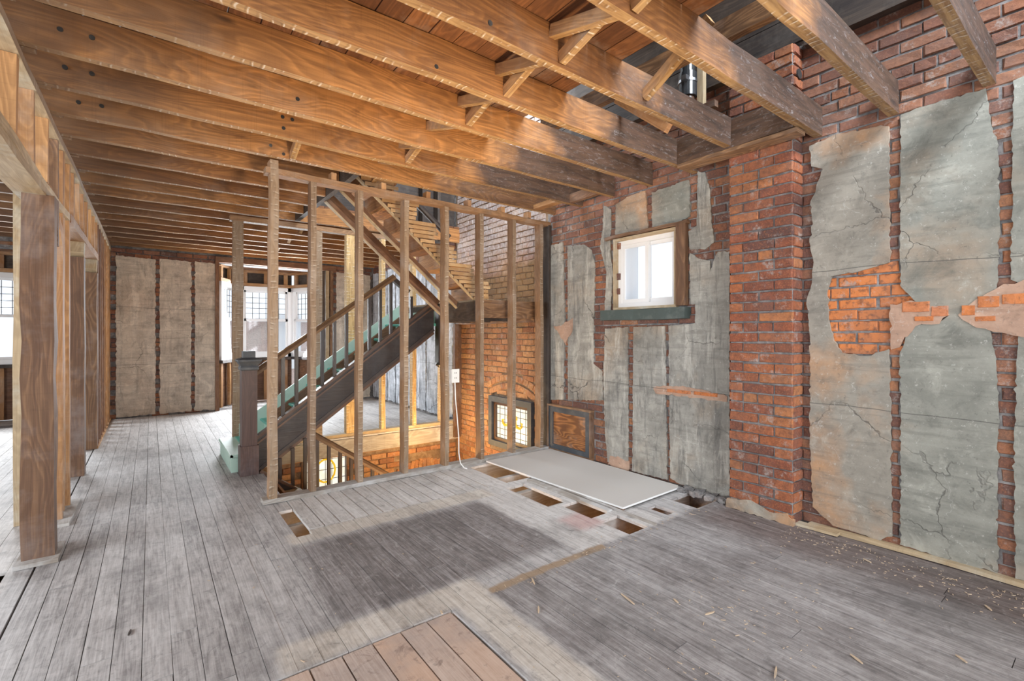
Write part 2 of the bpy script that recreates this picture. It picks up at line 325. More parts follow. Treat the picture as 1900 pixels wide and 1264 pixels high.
# ------------------------------------------------------------ object helpers
def root(name, loc=(0, 0, 0), label=None, cat=None, group=None, kind=None):
    o = bpy.data.objects.new(name, None); COL.objects.link(o); o.location = loc; o.empty_display_size = .1
    if label: o['label'] = label
    if cat: o['category'] = cat
    if group: o['group'] = group
    if kind: o['kind'] = kind
    return o
def tag(o, label, cat, group=None):
    o['label'] = label; o['category'] = cat
    if group: o['group'] = group
    return o
def wloc(p):
    l = Vector((0, 0, 0))
    while p: l += p.location; p = p.parent
    return l
def link(name, me, parent=None, loc=(0, 0, 0)):
    o = bpy.data.objects.new(name, me); COL.objects.link(o)
    if parent is not None: o.parent = parent; o.location = Vector(loc) - wloc(parent)
    else: o.location = loc
    return o
class MB:
    def __init__(s): s.v = []; s.f = []; s.uv = []; s.mi = []; s.uoff = 0
    def quad(s, pts, uvs, mi=0):
        b = len(s.v); s.v += [tuple(p) for p in pts]; s.f.append(tuple(range(b, b + len(pts)))); s.uv.append(uvs); s.mi.append(mi)
    def beam(s, p0, p1, w, h, up=(0, 0, 1), lathside=(), seg=.35, wob=.0025, ends=True):
        """bar from p0 to p1 (centre line), w across, h along up; lathside in 'b','t','l','r'"""
        p0 = Vector(p0); p1 = Vector(p1); L = (p1 - p0).length; a = (p1 - p0) / L
        upv = Vector(up); sd = a.cross(upv).normalized(); u = sd.cross(a).normalized()
        n = max(1, min(24, int(L / seg))); b = len(s.v)
        for i in range(n + 1):
            c = p0 + a * (L * i / n)
            o1 = R(-wob, wob); o2 = R(-wob, wob)
            for (x, y) in ((-1, -1), (1, -1), (1, 1), (-1, 1)):
                s.v.append(tuple(c + sd * (x * w / 2 + o1 + R(-wob, wob) * .5) + u * (y * h / 2 + o2 + R(-wob, wob) * .5)))
        per = [0, w, w + h, 2 * w + h, 2 * w + 2 * h]; names = 'brtl'
        for i in range(n):
            for k in range(4):
                q0 = b + i * 4 + k; q1 = b + i * 4 + (k + 1) % 4
                s.f.append((q0, q1, q1 + 4, q0 + 4))
                u0 = L * i / n + s.uoff; u1 = L * (i + 1) / n + s.uoff
                s.uv.append([(u0, per[k]), (u0, per[k + 1]), (u1, per[k + 1]), (u1, per[k])])
                s.mi.append(1 if names[k] in lathside else 0)
        if ends:
            s.f.append((b + 3, b + 2, b + 1, b)); s.uv.append([(0, 0), (w, 0), (w, h), (0, h)]); s.mi.append(0)
            e = b + n * 4; s.f.append((e, e + 1, e + 2, e + 3)); s.uv.append([(0, 0), (w, 0), (w, h), (0, h)]); s.mi.append(0)
        s.uoff += 1.37
        return s
    def box(s, x0, x1, y0, y1, z0, z1, mi=0, wob=0):
        j = lambda: R(-wob, wob)
        P = [(x + j(), y + j(), z + j()) for z in (z0, z1) for (x, y) in ((x0, y0), (x1, y0), (x1, y1), (x0, y1))]
        b = len(s.v); s.v += P
        dx, dy, dz = x1 - x0, y1 - y0, z1 - z0
        for f, (u, v) in (((3, 2, 1, 0), (dx, dy)), ((4, 5, 6, 7), (dx, dy)), ((0, 1, 5, 4), (dx, dz)), ((1, 2, 6, 5), (dy, dz)), ((2, 3, 7, 6), (dx, dz)), ((3, 0, 4, 7), (dy, dz))):
            s.f.append(tuple(b + i for i in f))
            if u >= v: s.uv.append([(0, 0), (u, 0), (u, v), (0, v)])
            else: s.uv.append([(0, 0), (0, u), (v, u), (v, 0)])
            s.mi.append(mi)
        return s
    def prism(s, pts, axis, a0, a1, mi=0, mi_side=None):
        """extrude closed 2-D outline between a0 and a1 along axis; outline given in the two other axes in xyz order"""
        def P(p, a):
            if axis == 'x': return (a, p[0], p[1])
            if axis == 'y': return (p[0], a, p[1])
            return (p[0], p[1], a)
        n = len(pts); b = len(s.v)
        s.v += [P(p, a0) for p in pts] + [P(p, a1) for p in pts]
        s.f.append(tuple(b + i for i in range(n))); s.uv.append([(p[0], p[1]) for p in pts]); s.mi.append(mi)
        s.f.append(tuple(b + n + i for i in reversed(range(n)))); s.uv.append([(p[0], p[1]) for p in reversed(pts)]); s.mi.append(mi)
        ms = mi if mi_side is None else mi_side
        for i in range(n):
            j = (i + 1) % n; l = math.dist(pts[i], pts[j]); t = abs(a1 - a0)
            s.f.append((b + j, b + i, b + n + i, b + n + j))
            s.uv.append([(l, 0), (0, 0), (0, t), (l, t)] if l >= t else [(0, l), (0, 0), (t, 0), (t, l)]); s.mi.append(ms)
        return s
    def tube(s, pts, r, n=8, mi=0):
        P = [Vector(p) for p in pts]; b = len(s.v); acc = 0
        for i, p in enumerate(P):
            t = (P[min(i + 1, len(P) - 1)] - P[max(i - 1, 0)]).normalized()
            a = t.cross(Vector((.31, .17, .93)).normalized()); a = a.normalized(); c = t.cross(a)
            rr = r[i] if isinstance(r, (list, tuple)) else r
            for k in range(n):
                th = 2 * math.pi * k / n; s.v.append(tuple(p + (a * math.cos(th) + c * math.sin(th)) * rr))
        for i in range(len(P) - 1):
            l = (P[i + 1] - P[i]).length
            for k in range(n):
                k2 = (k + 1) % n
                s.f.append((b + i * n + k, b + i * n + k2, b + (i + 1) * n + k2, b + (i + 1) * n + k))
                s.uv.append([(acc, k / n * .1), (acc, (k + 1) / n * .1), (acc + l, (k + 1) / n * .1), (acc + l, k / n * .1)]); s.mi.append(mi)
            acc += l
        s.f.append(tuple(b + k for k in reversed(range(n)))); s.uv.append([(0, 0)] * n); s.mi.append(mi)
        e = b + (len(P) - 1) * n; s.f.append(tuple(e + k for k in range(n))); s.uv.append([(0, 0)] * n); s.mi.append(mi)
        return s
    def mesh(s, name, mats, org=(0, 0, 0)):
        me = bpy.data.meshes.new(name); o = Vector(org)
        me.from_pydata([Vector(v) - o for v in s.v], [], s.f)
        uvl = me.uv_layers.new(name='UVMap'); flat = []
        for q in s.uv:
            for c in q: flat += [c[0], c[1]]
        uvl.data.foreach_set('uv', flat)
        for m in mats: me.materials.append(m)
        me.polygons.foreach_set('material_index', s.mi)
        me.update(); return me
    def build(s, name, mats, parent=None, kind=None, fix=True):
        if not isinstance(mats, (list, tuple)): mats = [mats]
        xs = [v[0] for v in s.v]; ys = [v[1] for v in s.v]; zs = [v[2] for v in s.v]
        org = ((min(xs) + max(xs)) / 2, (min(ys) + max(ys)) / 2, min(zs))
        me = s.mesh(name, mats, org)
        if fix:
            bm = bmesh.new(); bm.from_mesh(me); bmesh.ops.recalc_face_normals(bm, faces=bm.faces); bm.to_mesh(me); bm.free()
        o = link(name, me, parent, org)
        if kind: o['kind'] = kind
        return o
def beam(name, p0, p1, w, h, mats, parent, up=(0, 0, 1), lath='', **kw):
    if not isinstance(mats, (list, tuple)): mats = [mats]
    m = MB(); m.uoff = R(0, 30); m.beam(p0, p1, w, h, up, lath, **kw)
    return m.build(name, mats, parent, fix=True)
def holes_slab(m, axis, a0, a1, U, V, holes):
    """wall slab with rectangular openings. axis 'x': U=y range, V=z range; axis 'y': U=x range; axis 'z': U=x, V=y"""
    us = sorted({U[0], U[1], *[h[i] for h in holes for i in (0, 1)]}); vs = sorted({V[0], V[1], *[h[i] for h in holes for i in (2, 3)]})
    us = [u for u in us if U[0] <= u <= U[1]]; vs = [v for v in vs if V[0] <= v <= V[1]]
    for i in range(len(us) - 1):
        for j in range(len(vs) - 1):
            cu = (us[i] + us[i + 1]) / 2; cv = (vs[j] + vs[j + 1]) / 2
            if any(h[0] < cu < h[1] and h[2] < cv < h[3] for h in holes): continue
            if axis == 'x': m.box(a0, a1, us[i], us[i + 1], vs[j], vs[j + 1])
            elif axis == 'y': m.box(us[i], us[i + 1], a0, a1, vs[j], vs[j + 1])
            else: m.box(us[i], us[i + 1], vs[j], vs[j + 1], a0, a1)
    return m

# pixel of the photograph -> point on a plane of the room (used to lay out outlines on the walls)
F_, S_, C_ = 881.0, .605, .797
def onX(u, v, X):
    t = (u - 950) / F_; d = X / (S_ + C_ * t); return (d * (C_ - S_ * t), CAMH - (v - 620) * d / F_)
def onY(u, v, Y):
    t = (u - 950) / F_; d = Y / (C_ - S_ * t); return (d * (S_ + C_ * t), CAMH - (v - 620) * d / F_)
def onF(u, v, z=0):
    d = F_ * (CAMH - z) / (v - 620); r = (u - 950) * d / F_; return (d * S_ + r * C_, d * C_ - r * S_)
def vis(p):
    d = p[0] * S_ + p[1] * C_
    if d < .3: return None
    r = p[0] * C_ - p[1] * S_; return (950 + F_ * r / d, 620 - F_ * (p[2] - CAMH) / d, d)
def jag(poly, step=.022, amp=.0034):
    out = []
    for i in range(len(poly)):
        a = poly[i]; b = poly[(i + 1) % len(poly)]; L = math.dist(a, b); n = max(1, int(L / step))
        for k in range(n):
            t = k / n; j = amp if k else amp * .4
            out.append((a[0] + (b[0] - a[0]) * t + random.gauss(0, j), a[1] + (b[1] - a[1]) * t + random.gauss(0, j)))
    return out
def inpoly(p, poly):
    x, y = p; c = False; n = len(poly)
    for i in range(n):
        x1, y1 = poly[i]; x2, y2 = poly[(i + 1) % n]
        if (y1 > y) != (y2 > y) and x < (x2 - x1) * (y - y1) / (y2 - y1) + x1: c = not c
    return c

XW = 3.74      # right wall face
JB = 2.74      # joist bottoms
JT = 2.95      # joist tops / underside of the upper floor
YP = 4.20      # near stud partition
YF = 9.80      # far wall
WELL = (.83, XW, 4.28, 6.26)

# ------------------------------------------------------------ floor
floor = root('floor', kind='structure')
HOLES = [(.78, .86, 3.38, 3.94), (2.6, 2.9, 3.46, 4.08), (2.5, 2.7, 2.78, 3.34), (2.6, 2.8, 2.42, 2.74), (2.6, 2.8, 2.07, 2.34),
         (3.4, 3.7, 2.06, 2.30), (3.1, 3.2, 2.12, 2.30), (-.72, -.62, 3.70, 3.90), (.37, 1.17, -3, 2.03), WELL]
def boards(x0, x1, y0, y1, w, mat, ztop=0.0, cuts=(), name='floorboard', minl=1.3, maxl=4.2, gap=0):
    k = 0; x = x0
    while x < x1 - .01:
        xa, xb = x, min(x + w, x1); xc = (xa + xb) / 2
        spans = [(y0, y1)]
        for h in cuts:
            if h[0] - .001 < xc < h[1] + .001:
                ns = []
                for a, b in spans:
                    if h[3] <= a or h[2] >= b: ns.append((a, b)); continue
                    if h[2] > a: ns.append((a, h[2]))
                    if h[3] < b: ns.append((h[3], b))
                spans = ns
        for a, b in spans:
            y = a + (R(.4, maxl) if b - a > maxl else 99)
            ys = [a]
            while y < b - .6: ys.append(y); y += R(minl, maxl)
            ys.append(b)
            for i in range(len(ys) - 1):
                g = gap or R(.0006, .0020); dz = R(-.0012, .0008)
                m = MB(); m.uoff = R(0, 9); L = ys[i + 1] - ys[i]
                m.beam((xc, ys[i] + .0015, ztop - .0115 + dz), (xc, ys[i + 1] - .0015, ztop - .0115 + dz), (xb - xa) - 2 * g, .022, wob=.0006, seg=.8)
                m.build(name, mat, floor)
        x += w; k += 1
LOOSE = (.87, 2.47, 3.46, WELL[2])
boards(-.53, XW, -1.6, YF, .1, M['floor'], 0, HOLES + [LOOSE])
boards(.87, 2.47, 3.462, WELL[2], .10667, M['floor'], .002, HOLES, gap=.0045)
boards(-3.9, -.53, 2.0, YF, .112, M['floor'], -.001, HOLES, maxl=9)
boards(.378, 1.163, -1.6, 2.022, .1308, M['floor_pink'], -.004, (), maxl=2.6, gap=.0035)
# bay floors
boards(.95, 2.80, YF, 10.75, .1, M['floor'], 0, ())
# floor joists under the holes and round the stairwell
fy = -1.5
while fy < YF:
    if not (4.3 < fy < 6.24): beam('floor_joist', (-.45, fy, -.13), (XW + .05, fy, -.13), .05, .205, M['dusty'], floor, seg=.8)
    fy += .432
for yy in (4.255, 6.30): beam('floor_joist', (.8, yy, -.13), (XW, yy, -.13), .05, .205, M['joist'], floor, seg=.8)
beam('floor_joist', (.80, 4.29, -.13), (.80, 6.27, -.13), .05, .205, M['charred'], floor)
holes_slab(MB(), 'z', -.262, -.242, (-3.9, XW), (-1.6, 4.22), [(.66, 3.72, 1.98, 4.19)]).box(-3.9, XW, 6.34, YF, -.262, -.242).box(-3.9, .77, 4.22, 6.34, -.262, -.242).build('underfloor_boarding', M['stud_orange'], floor)
# loose narrow boards left bridging the gaps
for (x0, x1, y0, y1) in ((2.74, 2.80, 2.42, 3.38), (2.82, 2.845, 2.05, 3.4)):
    beam('loose_strip', ((x0 + x1) / 2, y0, .006), ((x0 + x1) / 2, y1, .008), x1 - x0, .018, M['dusty'], floor)

# ------------------------------------------------------------ ceiling: joists, bridging, deck boards
ceil = root('ceiling', (0, 0, JB), kind='structure')
JY = [-1.5, -1.07, -.64, -.21, .07, .50, .93, 1.36, 1.84, 2.30, 2.76, 3.22, 3.67, 4.11]
y = 4.54
while y < 9.75: JY.append(round(y, 3)); y += .43
HH = .205
for yy in JY:
    x1 = XW + .04
    if yy == 1.84: x1 = 3.41
    if 4.3 < yy < 6.2: x1 = 1.40
    zc = JB + HH / 2 + R(-.004, .004)
    j = beam('joist', (-.70, yy, zc), (x1, yy, zc + R(-.004, .004)), .052, HH, [M['joist'], M['joist_edge']], ceil, lath='b', seg=.3, wob=.004)
    if yy > 1.5:
        beam('joist', (-3.9, yy + .056, zc), (-.45, yy + .056, zc), .05, HH, [M['joist'], M['joist_edge']], ceil, lath='b', seg=.9)
beam('header_joist', (3.45, 1.39, JB + HH / 2 - .005), (3.45, 2.272, JB + HH / 2 - .005), .06, HH, [M['joist'], M['joist_edge']], ceil, wob=.003)
beam('header_joist', (3.49, 1.37, JB - .02), (3.49, 2.272, JB - .02), .13, .028, M['post'], ceil)
beam('header_joist', (1.43, 4.14, JB + HH / 2), (1.43, 6.24, JB + HH / 2), .052, HH, M['charred'], ceil)
# herringbone bridging in one line of joists
def brace(p0, p1, par=None): beam('bridging', p0, p1, .042, .062, [M['stud_orange'], M['joist_edge']], ceil, lath='b')
js = [q for q in JY if q > .4]
for i in range(len(js) - 1):
    a, b = js[i] + .026, js[i + 1] - .026
    if 4.2 < a < 6.1: continue
    x = 1.63 + R(-.03, .03)
    brace((x, a, JB + .04), (x, b, JT - .05))
    if i % 2 == 0 or i < 4: brace((x + .06, b, JB + .045), (x + .06, a, JT - .05))
brace((.90, 3.70, JT - .04), (.90, 4.085, JB + .03))
brace((2.72, 1.87, JB - .03), (2.72, 2.30, JT + .12))
brace((2.40, 1.39, JT + .10), (2.40, 1.82, JB + .06))
# bored wire holes in the joist faces
for (u, v, yy) in ((113,55,3.22),(172,70,3.22),(122,125,3.67),(172,137,3.67),(147,190,4.11),(190,197,4.11),(503,270,4.11),(527,286,4.11),(525,217,3.67),(543,222,3.67),(527,238,3.67),(910,43,1.84),(810,124,2.30),(553,184,3.22)):
    hx, hz = onY(u, v, yy - .026)
    if JB + .02 < hz < JT - .02: MB().tube([(hx, yy - .0305, hz), (hx, yy - .02, hz)], .0125, 12).build('bored_hole', M['slot'], ceil)
# small nailing blocks near the wall
beam('nailing_block', (3.45, 3.70, JB + .03), (3.45, 4.08, JB + .03), .10, .045, M['stud_orange'], ceil)
beam('nailing_block', (3.56, 3.25, JB + .05), (3.56, 3.64, JB + .05), .05, .09, M['trim_brown'], ceil)
# upper-floor deck boards, laid across the joists; open over the wall side
x = -3.9
while x < XW:
    w_ = .145; xa, xb = x, min(XW, x + w_)
    if xb < 1.5 or xb <= 2.30:
        spans = [(-1.6, YF)] if xb < 1.44 else [(-1.6, 4.16), (6.24, YF)]
    else: spans = [(-1.6, -.25), (6.24, YF)]
    for a, b in spans:
        k = a
        while k < b:
            e = min(b, k + R(1.8, 3.6))
            m = MB(); m.uoff = R(0, 9)
            m.beam(((xa + xb) / 2, k, JT + .012), ((xa + xb) / 2, e - .004, JT + .012), xb - xa - R(.003, .011), .022, wob=.001, seg=1.2)
            m.build('deck_board', M['deck'], ceil); k = e
    x += w_

# ------------------------------------------------------------ bricks
def brick_meshes(mat, n=7, L=.213, H=.064, D=.05, axis='x'):
    out = []
    for k in range(n):
        m = MB(); j = lambda a=.004: R(-a, a)
        l, h = L / 2 + R(-.003, .002), H / 2 + R(-.002, .0015); c = .006
        bk = [(-l, -h), (l, -h), (l, h), (-l, h)]
        fr = [(-l + c, -h + c), (0, -h + c * .4), (l - c, -h + c), (l - c, h - c), (0, h - c * .5), (-l + c, h - c)]
        fr = [(a + j(), b + j(.003)) for a, b in fr]
        mid = [(-l, -h), (0, -h), (l, -h), (l, h), (0, h), (-l, h)]
        mid = [(a + j(.003), b + j(.002)) for a, b in mid]
        # wall faces -X: local x = depth (negative is outwards), y = length, z = height
        V = [(0, *p) for p in mid] + [(-D + .007, *p) for p in mid] + [(-D + R(-.002, .002), *p) for p in fr]
        Fc = []
        for a in (0, 6):
            for i in range(6):
                q = (i + 1) % 6; Fc.append((a + i, a + q, a + 6 + q, a + 6 + i))
        Fc += [(12, 13, 16, 17), (13, 14, 15, 16)]
        me = bpy.data.meshes.new('brick'); me.from_pydata(V, [], Fc); me.materials.append(mat)
        bm = bmesh.new(); bm.from_mesh(me); bmesh.ops.recalc_face_normals(bm, faces=bm.faces)
        bm.to_mesh(me); bm.free(); out.append(me)
    return out
CH = .0757
def lay_bricks(items, parent, meshes, limit=300, axis='x', name='brick', mat=None):
    """items: (face coordinate, along, z, scale_len, tilt, scale_h); nearest ones single, the rest one joined part"""
    def key(it):
        p = (it[0], it[1], it[2]) if axis == 'x' else (it[1], it[0], it[2])
        s = vis(p)
        if s is None: return 99
        out = 0 if (-20 < s[0] < 1920 and -20 < s[1] < 1284) else 50
        return s[2] + out
    items = sorted(items, key=key)
    rest = bmesh.new()
    for i, it in enumerate(items):
        f, a, z, sl, tilt, sh = it; me = meshes[i % len(meshes)]
        if axis == 'x': mt = Matrix.Translation((f, a, z)) @ Matrix.Rotation(tilt, 4, 'X')
        elif axis == 'y': mt = Matrix.Translation((a, f, z)) @ Matrix.Rotation(-math.pi / 2 * -1, 4, 'Z') @ Matrix.Rotation(tilt, 4, 'X')
        mt = mt @ Matrix.Diagonal((1, sl, sh, 1))
        if i < limit and key(it) < 50:
            o = bpy.data.objects.new(name, me); COL.objects.link(o); o.parent = parent
            o.matrix_local = Matrix.Translation(-wloc(parent)) @ mt
        else:
            t = bmesh.new(); t.from_mesh(me); t.transform(mt); tm = bpy.data.meshes.new('t'); t.to_mesh(tm); t.free(); rest.from_mesh(tm); bpy.data.meshes.remove(tm)
    if len(rest.verts):
        me = bpy.data.meshes.new('small_bricks'); rest.to_mesh(me); me.materials.append(mat or meshes[0].materials[0])
        o = link('small_bricks', me, parent, wloc(parent)); o.location = (0, 0, 0) if parent.location.length == 0 else -wloc(parent); o['kind'] = 'stuff'
    rest.free()
def grid(face, a0, a1, z0, z1, skip=lambda a, z: False, L=.2235, prot=.012, seed=1, mortarface=0, hdr=True):
    rr = random.Random(seed); items = []; row = int(math.floor(z0 / CH))
    z = row * CH
    while z < z1:
        zc = z + CH / 2
        a = a0 - (L / 2 if row % 2 else 0)
        header = hdr and row % 6 == 3
        if header: a = a0 - L * .3
        while a < a1:
            l = L * .5 if header else L
            e = a + l; ca = max(a, a0); ce = min(e, a1)
            if ce - ca > .035 and z0 <= zc <= z1 and not skip((ca + ce) / 2, zc):
                items.append((face + rr.uniform(-.004, .005), (ca + ce) / 2, zc + rr.uniform(-.003, .003), (ce - ca - .010) / .213, rr.uniform(-.02, .02), 1.0))
            a = e
        row += 1; z += CH
    return items

# ------------------------------------------------------------ right wall of the room
wr = root('wall_right', (XW, 2, 0), kind='structure')
WIN = (2.49, 3.17, 1.61, 2.28)
HATCH = (3.50, 4.15, .02, .52)
m = MB(); holes_slab(m, 'x', XW + .006, XW + .3, (-1.6, YP + .02), (-.3, 5.3), [WIN]); m.build('wall_core', M['mortar'], wr)
PX = dict(
 a=([(1505,272),(1549,252),(1620,238),(1652,235),(1653,488),(1600,503),(1545,513),(1537,545),(1540,590),(1550,632),(1566,655),(1610,660),(1652,648),(1655,760),(1658,995),(1635,1003),(1600,990),(1548,975),(1512,940),(1506,830),(1506,700),(1506,620),(1500,560),(1511,520),(1512,480),(1505,450),(1511,410),(1506,380),(1530,315),(1508,310)],'plaster_tan'),
 b=([(1673,215),(1700,203),(1830,165),(1843,238),(1852,262),(1855,300),(1858,420),(1852,536),(1812,558),(1786,584),(1803,600),(1840,612),(1843,640),(1850,665),(1855,760),(1853,900),(1853,1063),(1760,1038),(1673,1010),(1674,800),(1672,660),(1688,615),(1705,602),(1745,598),(1763,585),(1745,572),(1700,560),(1688,545),(1673,530)],'plaster_grey'),
 c=([(1882,150),(2100,85),(2100,480),(1900,530),(1878,520)],'plaster_grey'),
 d=([(1893,622),(2100,600),(2100,1130),(1886,1072),(1884,850),(1888,700)],'plaster_grey'),
 e=([(1145,380),(1170,365),(1200,354),(1205,430),(1145,441)],'plaster_tan'),
 f=([(1212,358),(1280,334),(1283,402),(1252,418),(1213,426)],'plaster_grey'),
 g=([(1297,317),(1310,320),(1320,351),(1322,402),(1327,450),(1310,463),(1282,463),(1280,430),(1295,419)],'plaster_rough'),
 h=([(1125,610),(1167,607),(1168,872),(1130,857),(1125,800),(1122,700)],'plaster_rough'),
 i=([(1178,607),(1236,605),(1238,712),(1240,890),(1176,874),(1177,700)],'plaster_rough'),
 j=([(1282,470),(1300,480),(1320,484),(1319,505),(1334,467),(1356,467),(1356,927),(1330,920),(1262,897),(1246,887),(1244,740),(1243,605),(1292,600),(1292,565),(1282,565)],'plaster_rough'),
 k=([(1021,456),(1047,450),(1050,606),(1048,690),(1048,742),(1019,742)],'plaster_rough'),
 l=([(1055,456),(1086,454),(1100,465),(1106,495),(1104,570),(1103,675),(1120,690),(1121,743),(1108,743),(1056,742)],'plaster_rough'),
 m=([(1123,382),(1136,388),(1135,470),(1140,504),(1135,580),(1124,580),(1128,505),(1116,460),(1121,420)],'plaster_rough'))
polys = []
for key_, (pp, mt) in PX.items():
    poly = [onX(u, v, XW) for u, v in pp]; polys.append(poly)
    thick = .018 if mt != 'plaster_rough' else .015
    jp = jag(poly)
    m = MB(); m.prism(jp, 'x', XW - thick + R(-.003, .003), XW + .01)
    m.build('plaster_panel', M[mt], wr)
    # ragged second coat round the edge, a little thinner
    cx = sum(p[0] for p in poly) / len(poly); cz = sum(p[1] for p in poly) / len(poly)
# salmon skim over the bricks: two tongues and the lower right patch
for pp in ([(1655,565),(1700,560),(1745,572),(1765,585),(1745,600),(1700,606),(1672,645),(1655,650)], [(1780,584),(1812,556),(1850,536),(1905,520),(2050,500),(2050,640),(1900,625),(1845,615),(1800,600)],
           [(1215,718),(1240,715),(1300,722),(1352,735),(1352,745),(1290,738),(1220,730)], [(1030,606),(1048,602),(1066,590),(1065,612),(1052,640),(1040,618)], [(1130,862),(1168,875),(1170,855),(1135,845)]):
    m = MB(); m.prism(jag([onX(u, v, XW) for u, v in pp], .03, .006), 'x', XW - .0205, XW + .01); m.build('plaster_patch', M['plaster_pink'], wr)
M['brick_fresh'] = brick_mat('fresh_orange_brick', [(.55, .17, .05), (.62, .21, .06), (.50, .19, .09)], staina=.2)
TB = [(1676, 1728, 571, 0), (1731, 1762, 578, 0), (1787, 1812, 577, 0), (1816, 1858, 561, 0), (1862, 1905, 556, 0), (1700, 1735, 592, 1), (1812, 1850, 592, 1), (1290, 1335, 729, 1), (1240, 1285, 724, 1)]
def covered(a, z):
    if WIN[0] - .12 < a < WIN[1] + .06 and WIN[2] - .12 < z < WIN[3] + .04: return True
    if HATCH[0] - .02 < a < HATCH[1] + .02 and z < HATCH[3]: return True
    if 1.47 < a < 1.90 and z < 3.45 or z > 3.38: return True
    for p in polys:
        if inpoly((a, z), p) and all(inpoly((a + da, z + dz), p) for da in (-.09, .09) for dz in (-.03, .03)): return True
    return False
bm_wall = brick_meshes(M['brick_wall'])
items = grid(XW + .047, -1.0, YP - .03, 0, 5.2, covered, seed=3)
lay_bricks(items, wr, bm_wall, 298)
bf = brick_meshes(M['brick_fresh'])
for i, (ua, ub, v, thin) in enumerate(TB):
    (ya, za), (yb, zb) = onX(ua, v, XW), onX(ub, v, XW)
    o = bpy.data.objects.new('brick', bf[i % 7]); COL.objects.link(o); o.parent = wr
    o.matrix_local = Matrix.Translation(-wloc(wr)) @ Matrix.Translation((XW + .024, (ya + yb) / 2, za)) @ Matrix.Diagonal((1, abs(ya - yb) / .213, .45 if thin else .95, 1))
# shoe strip at the foot of the wall, broken trim at the pier
beam('base_strip', (XW - .035, -1.5, .012), (XW - .035, 1.40, .012), .06, .022, M['stud_pale'], wr, wob=.004)
beam('base_strip', (XW - .09, 1.20, .014), (XW - .09, 1.46, .012), .07, .018, M['stud_pale'], wr, wob=.004)
# dark void beside the hatch foot
# window in the right wall
wn = root('window_1', (XW, 2.83, WIN[2]), kind='structure')
y0, y1, z0, z1 = WIN
def ring(m, X0, X1, a0, a1, b0, b1, t, axis='x', mi=0):
    def bx(a, b, c, d):
        if axis == 'x': m.box(X0, X1, a, b, c, d, mi)
        else: m.box(a, b, X0, X1, c, d, mi)
    bx(a0, a1, b0, b0 + t); bx(a0, a1, b1 - t, b1); bx(a0, a0 + t, b0 + t, b1 - t); bx(a1 - t, a1, b0 + t, b1 - t)
m = MB(); ring(m, XW - .035, XW + .12, y0 - .022, y1 + .022, z0 - .02, z1 + .022, .024); m.build('window_casing', M['stud_pale'], wn)
m = MB(); ring(m, XW + .02, XW + .09, y0 + .002, y1 - .002, z0 + .004, z1 - .002, .042); m.build('window_frame', M['white'], wn)
m = MB(); ring(m, XW + .09, XW + .31, y0 + .002, y1 - .002, z0 + .004, z1 - .002, .02); m.build('reveal', M['white'], wn)
ym = (y0 + y1) / 2
for (a, b, xo) in ((ym - .02, y1 - .044, .025), (y0 + .044, ym + .02, .055)):
    m = MB(); ring(m, XW + xo, XW + xo + .026, a, b, z0 + .047, z1 - .045, .036)
    sh = m.build('sash', M['white'], wn)
    MB().box(XW + xo + .011, XW + xo + .015, a + .034, b - .034, z0 + .08, z1 - .079).build('pane', M['glass'], sh)
beam('window_sill', (XW - .05, y0 - .14, z0 - .075), (XW - .05, y1 + .13, z0 - .075), .10, .10, M['green_sill'], wn, wob=.006, seg=.12)
beam('side_board', (XW - .03, y0 - .075, z0 - .01), (XW - .03, y0 - .075, z1 + .04), .05, .095, M['post'], wn, up=(0, 1, 0), wob=.003)
beam('head_board', (XW - .028, y0 - .14, z1 + .045), (XW - .028, y1 + .12, z1 + .04), .045, .03, M['post'], wn, wob=.005, seg=.1)
# access hatch
h = root('access_hatch', (XW - .03, (HATCH[0] + HATCH[1]) / 2, HATCH[2]), 'low brown plywood hatch in a slate painted frame at the foot of the right wall', 'hatch')
m = MB(); ring(m, XW - .045, XW + .01, HATCH[0], HATCH[1], HATCH[2], HATCH[3], .065); m.build('frame', M['slate_paint'], h)
MB().box(XW - .028, XW - .008, HATCH[0] + .065, HATCH[1] - .065, HATCH[2] + .065, HATCH[3] - .065).build('panel', wood('hatch_plywood', (.52, .215, .065), (.17, .06, .02), grain=2.2, fig=.8), h)
m = MB(); ring(m, XW - .055, XW + .005, HATCH[0] - .02, HATCH[1] + .02, HATCH[2] - .01, HATCH[3] + .02, .022); m.build('outer_casing', M['post'], h)

# ------------------------------------------------------------ chimney breast
ch = root('chimney_breast', (3.66, 1.69, 0), 'red brick chimney pier rising from floor past the ceiling joists', 'chimney')
PXF, PY0, PY1, PZ = 3.595, 1.46, 1.925, 3.46
MB().box(PXF + .003, XW + .004, PY0 + .008, PY1 - .012, -.02, PZ - .06).build('mortar_core', M['mortar'], ch)
bp = brick_meshes(M['brick_pier'])
rr = random.Random(5); n = int(PZ / CH); its = []; sides = []
for k in range(n):
    z = k * CH + CH / 2; W = PY1 - PY0
    ls = [.11, .2275, .1275] if k % 2 == 0 else [.2275, .2375]
    if k % 7 == 4: ls = [.11, .11, .11, .135]
    a = PY1
    for l in ls:
        its.append((PXF + .042 + rr.uniform(-.003, .003), a - l / 2, z + rr.uniform(-.002, .002), (l - .010) / .213, rr.uniform(-.012, .012), 1.0)); a -= l
lay_bricks(its, ch, bp, 200)
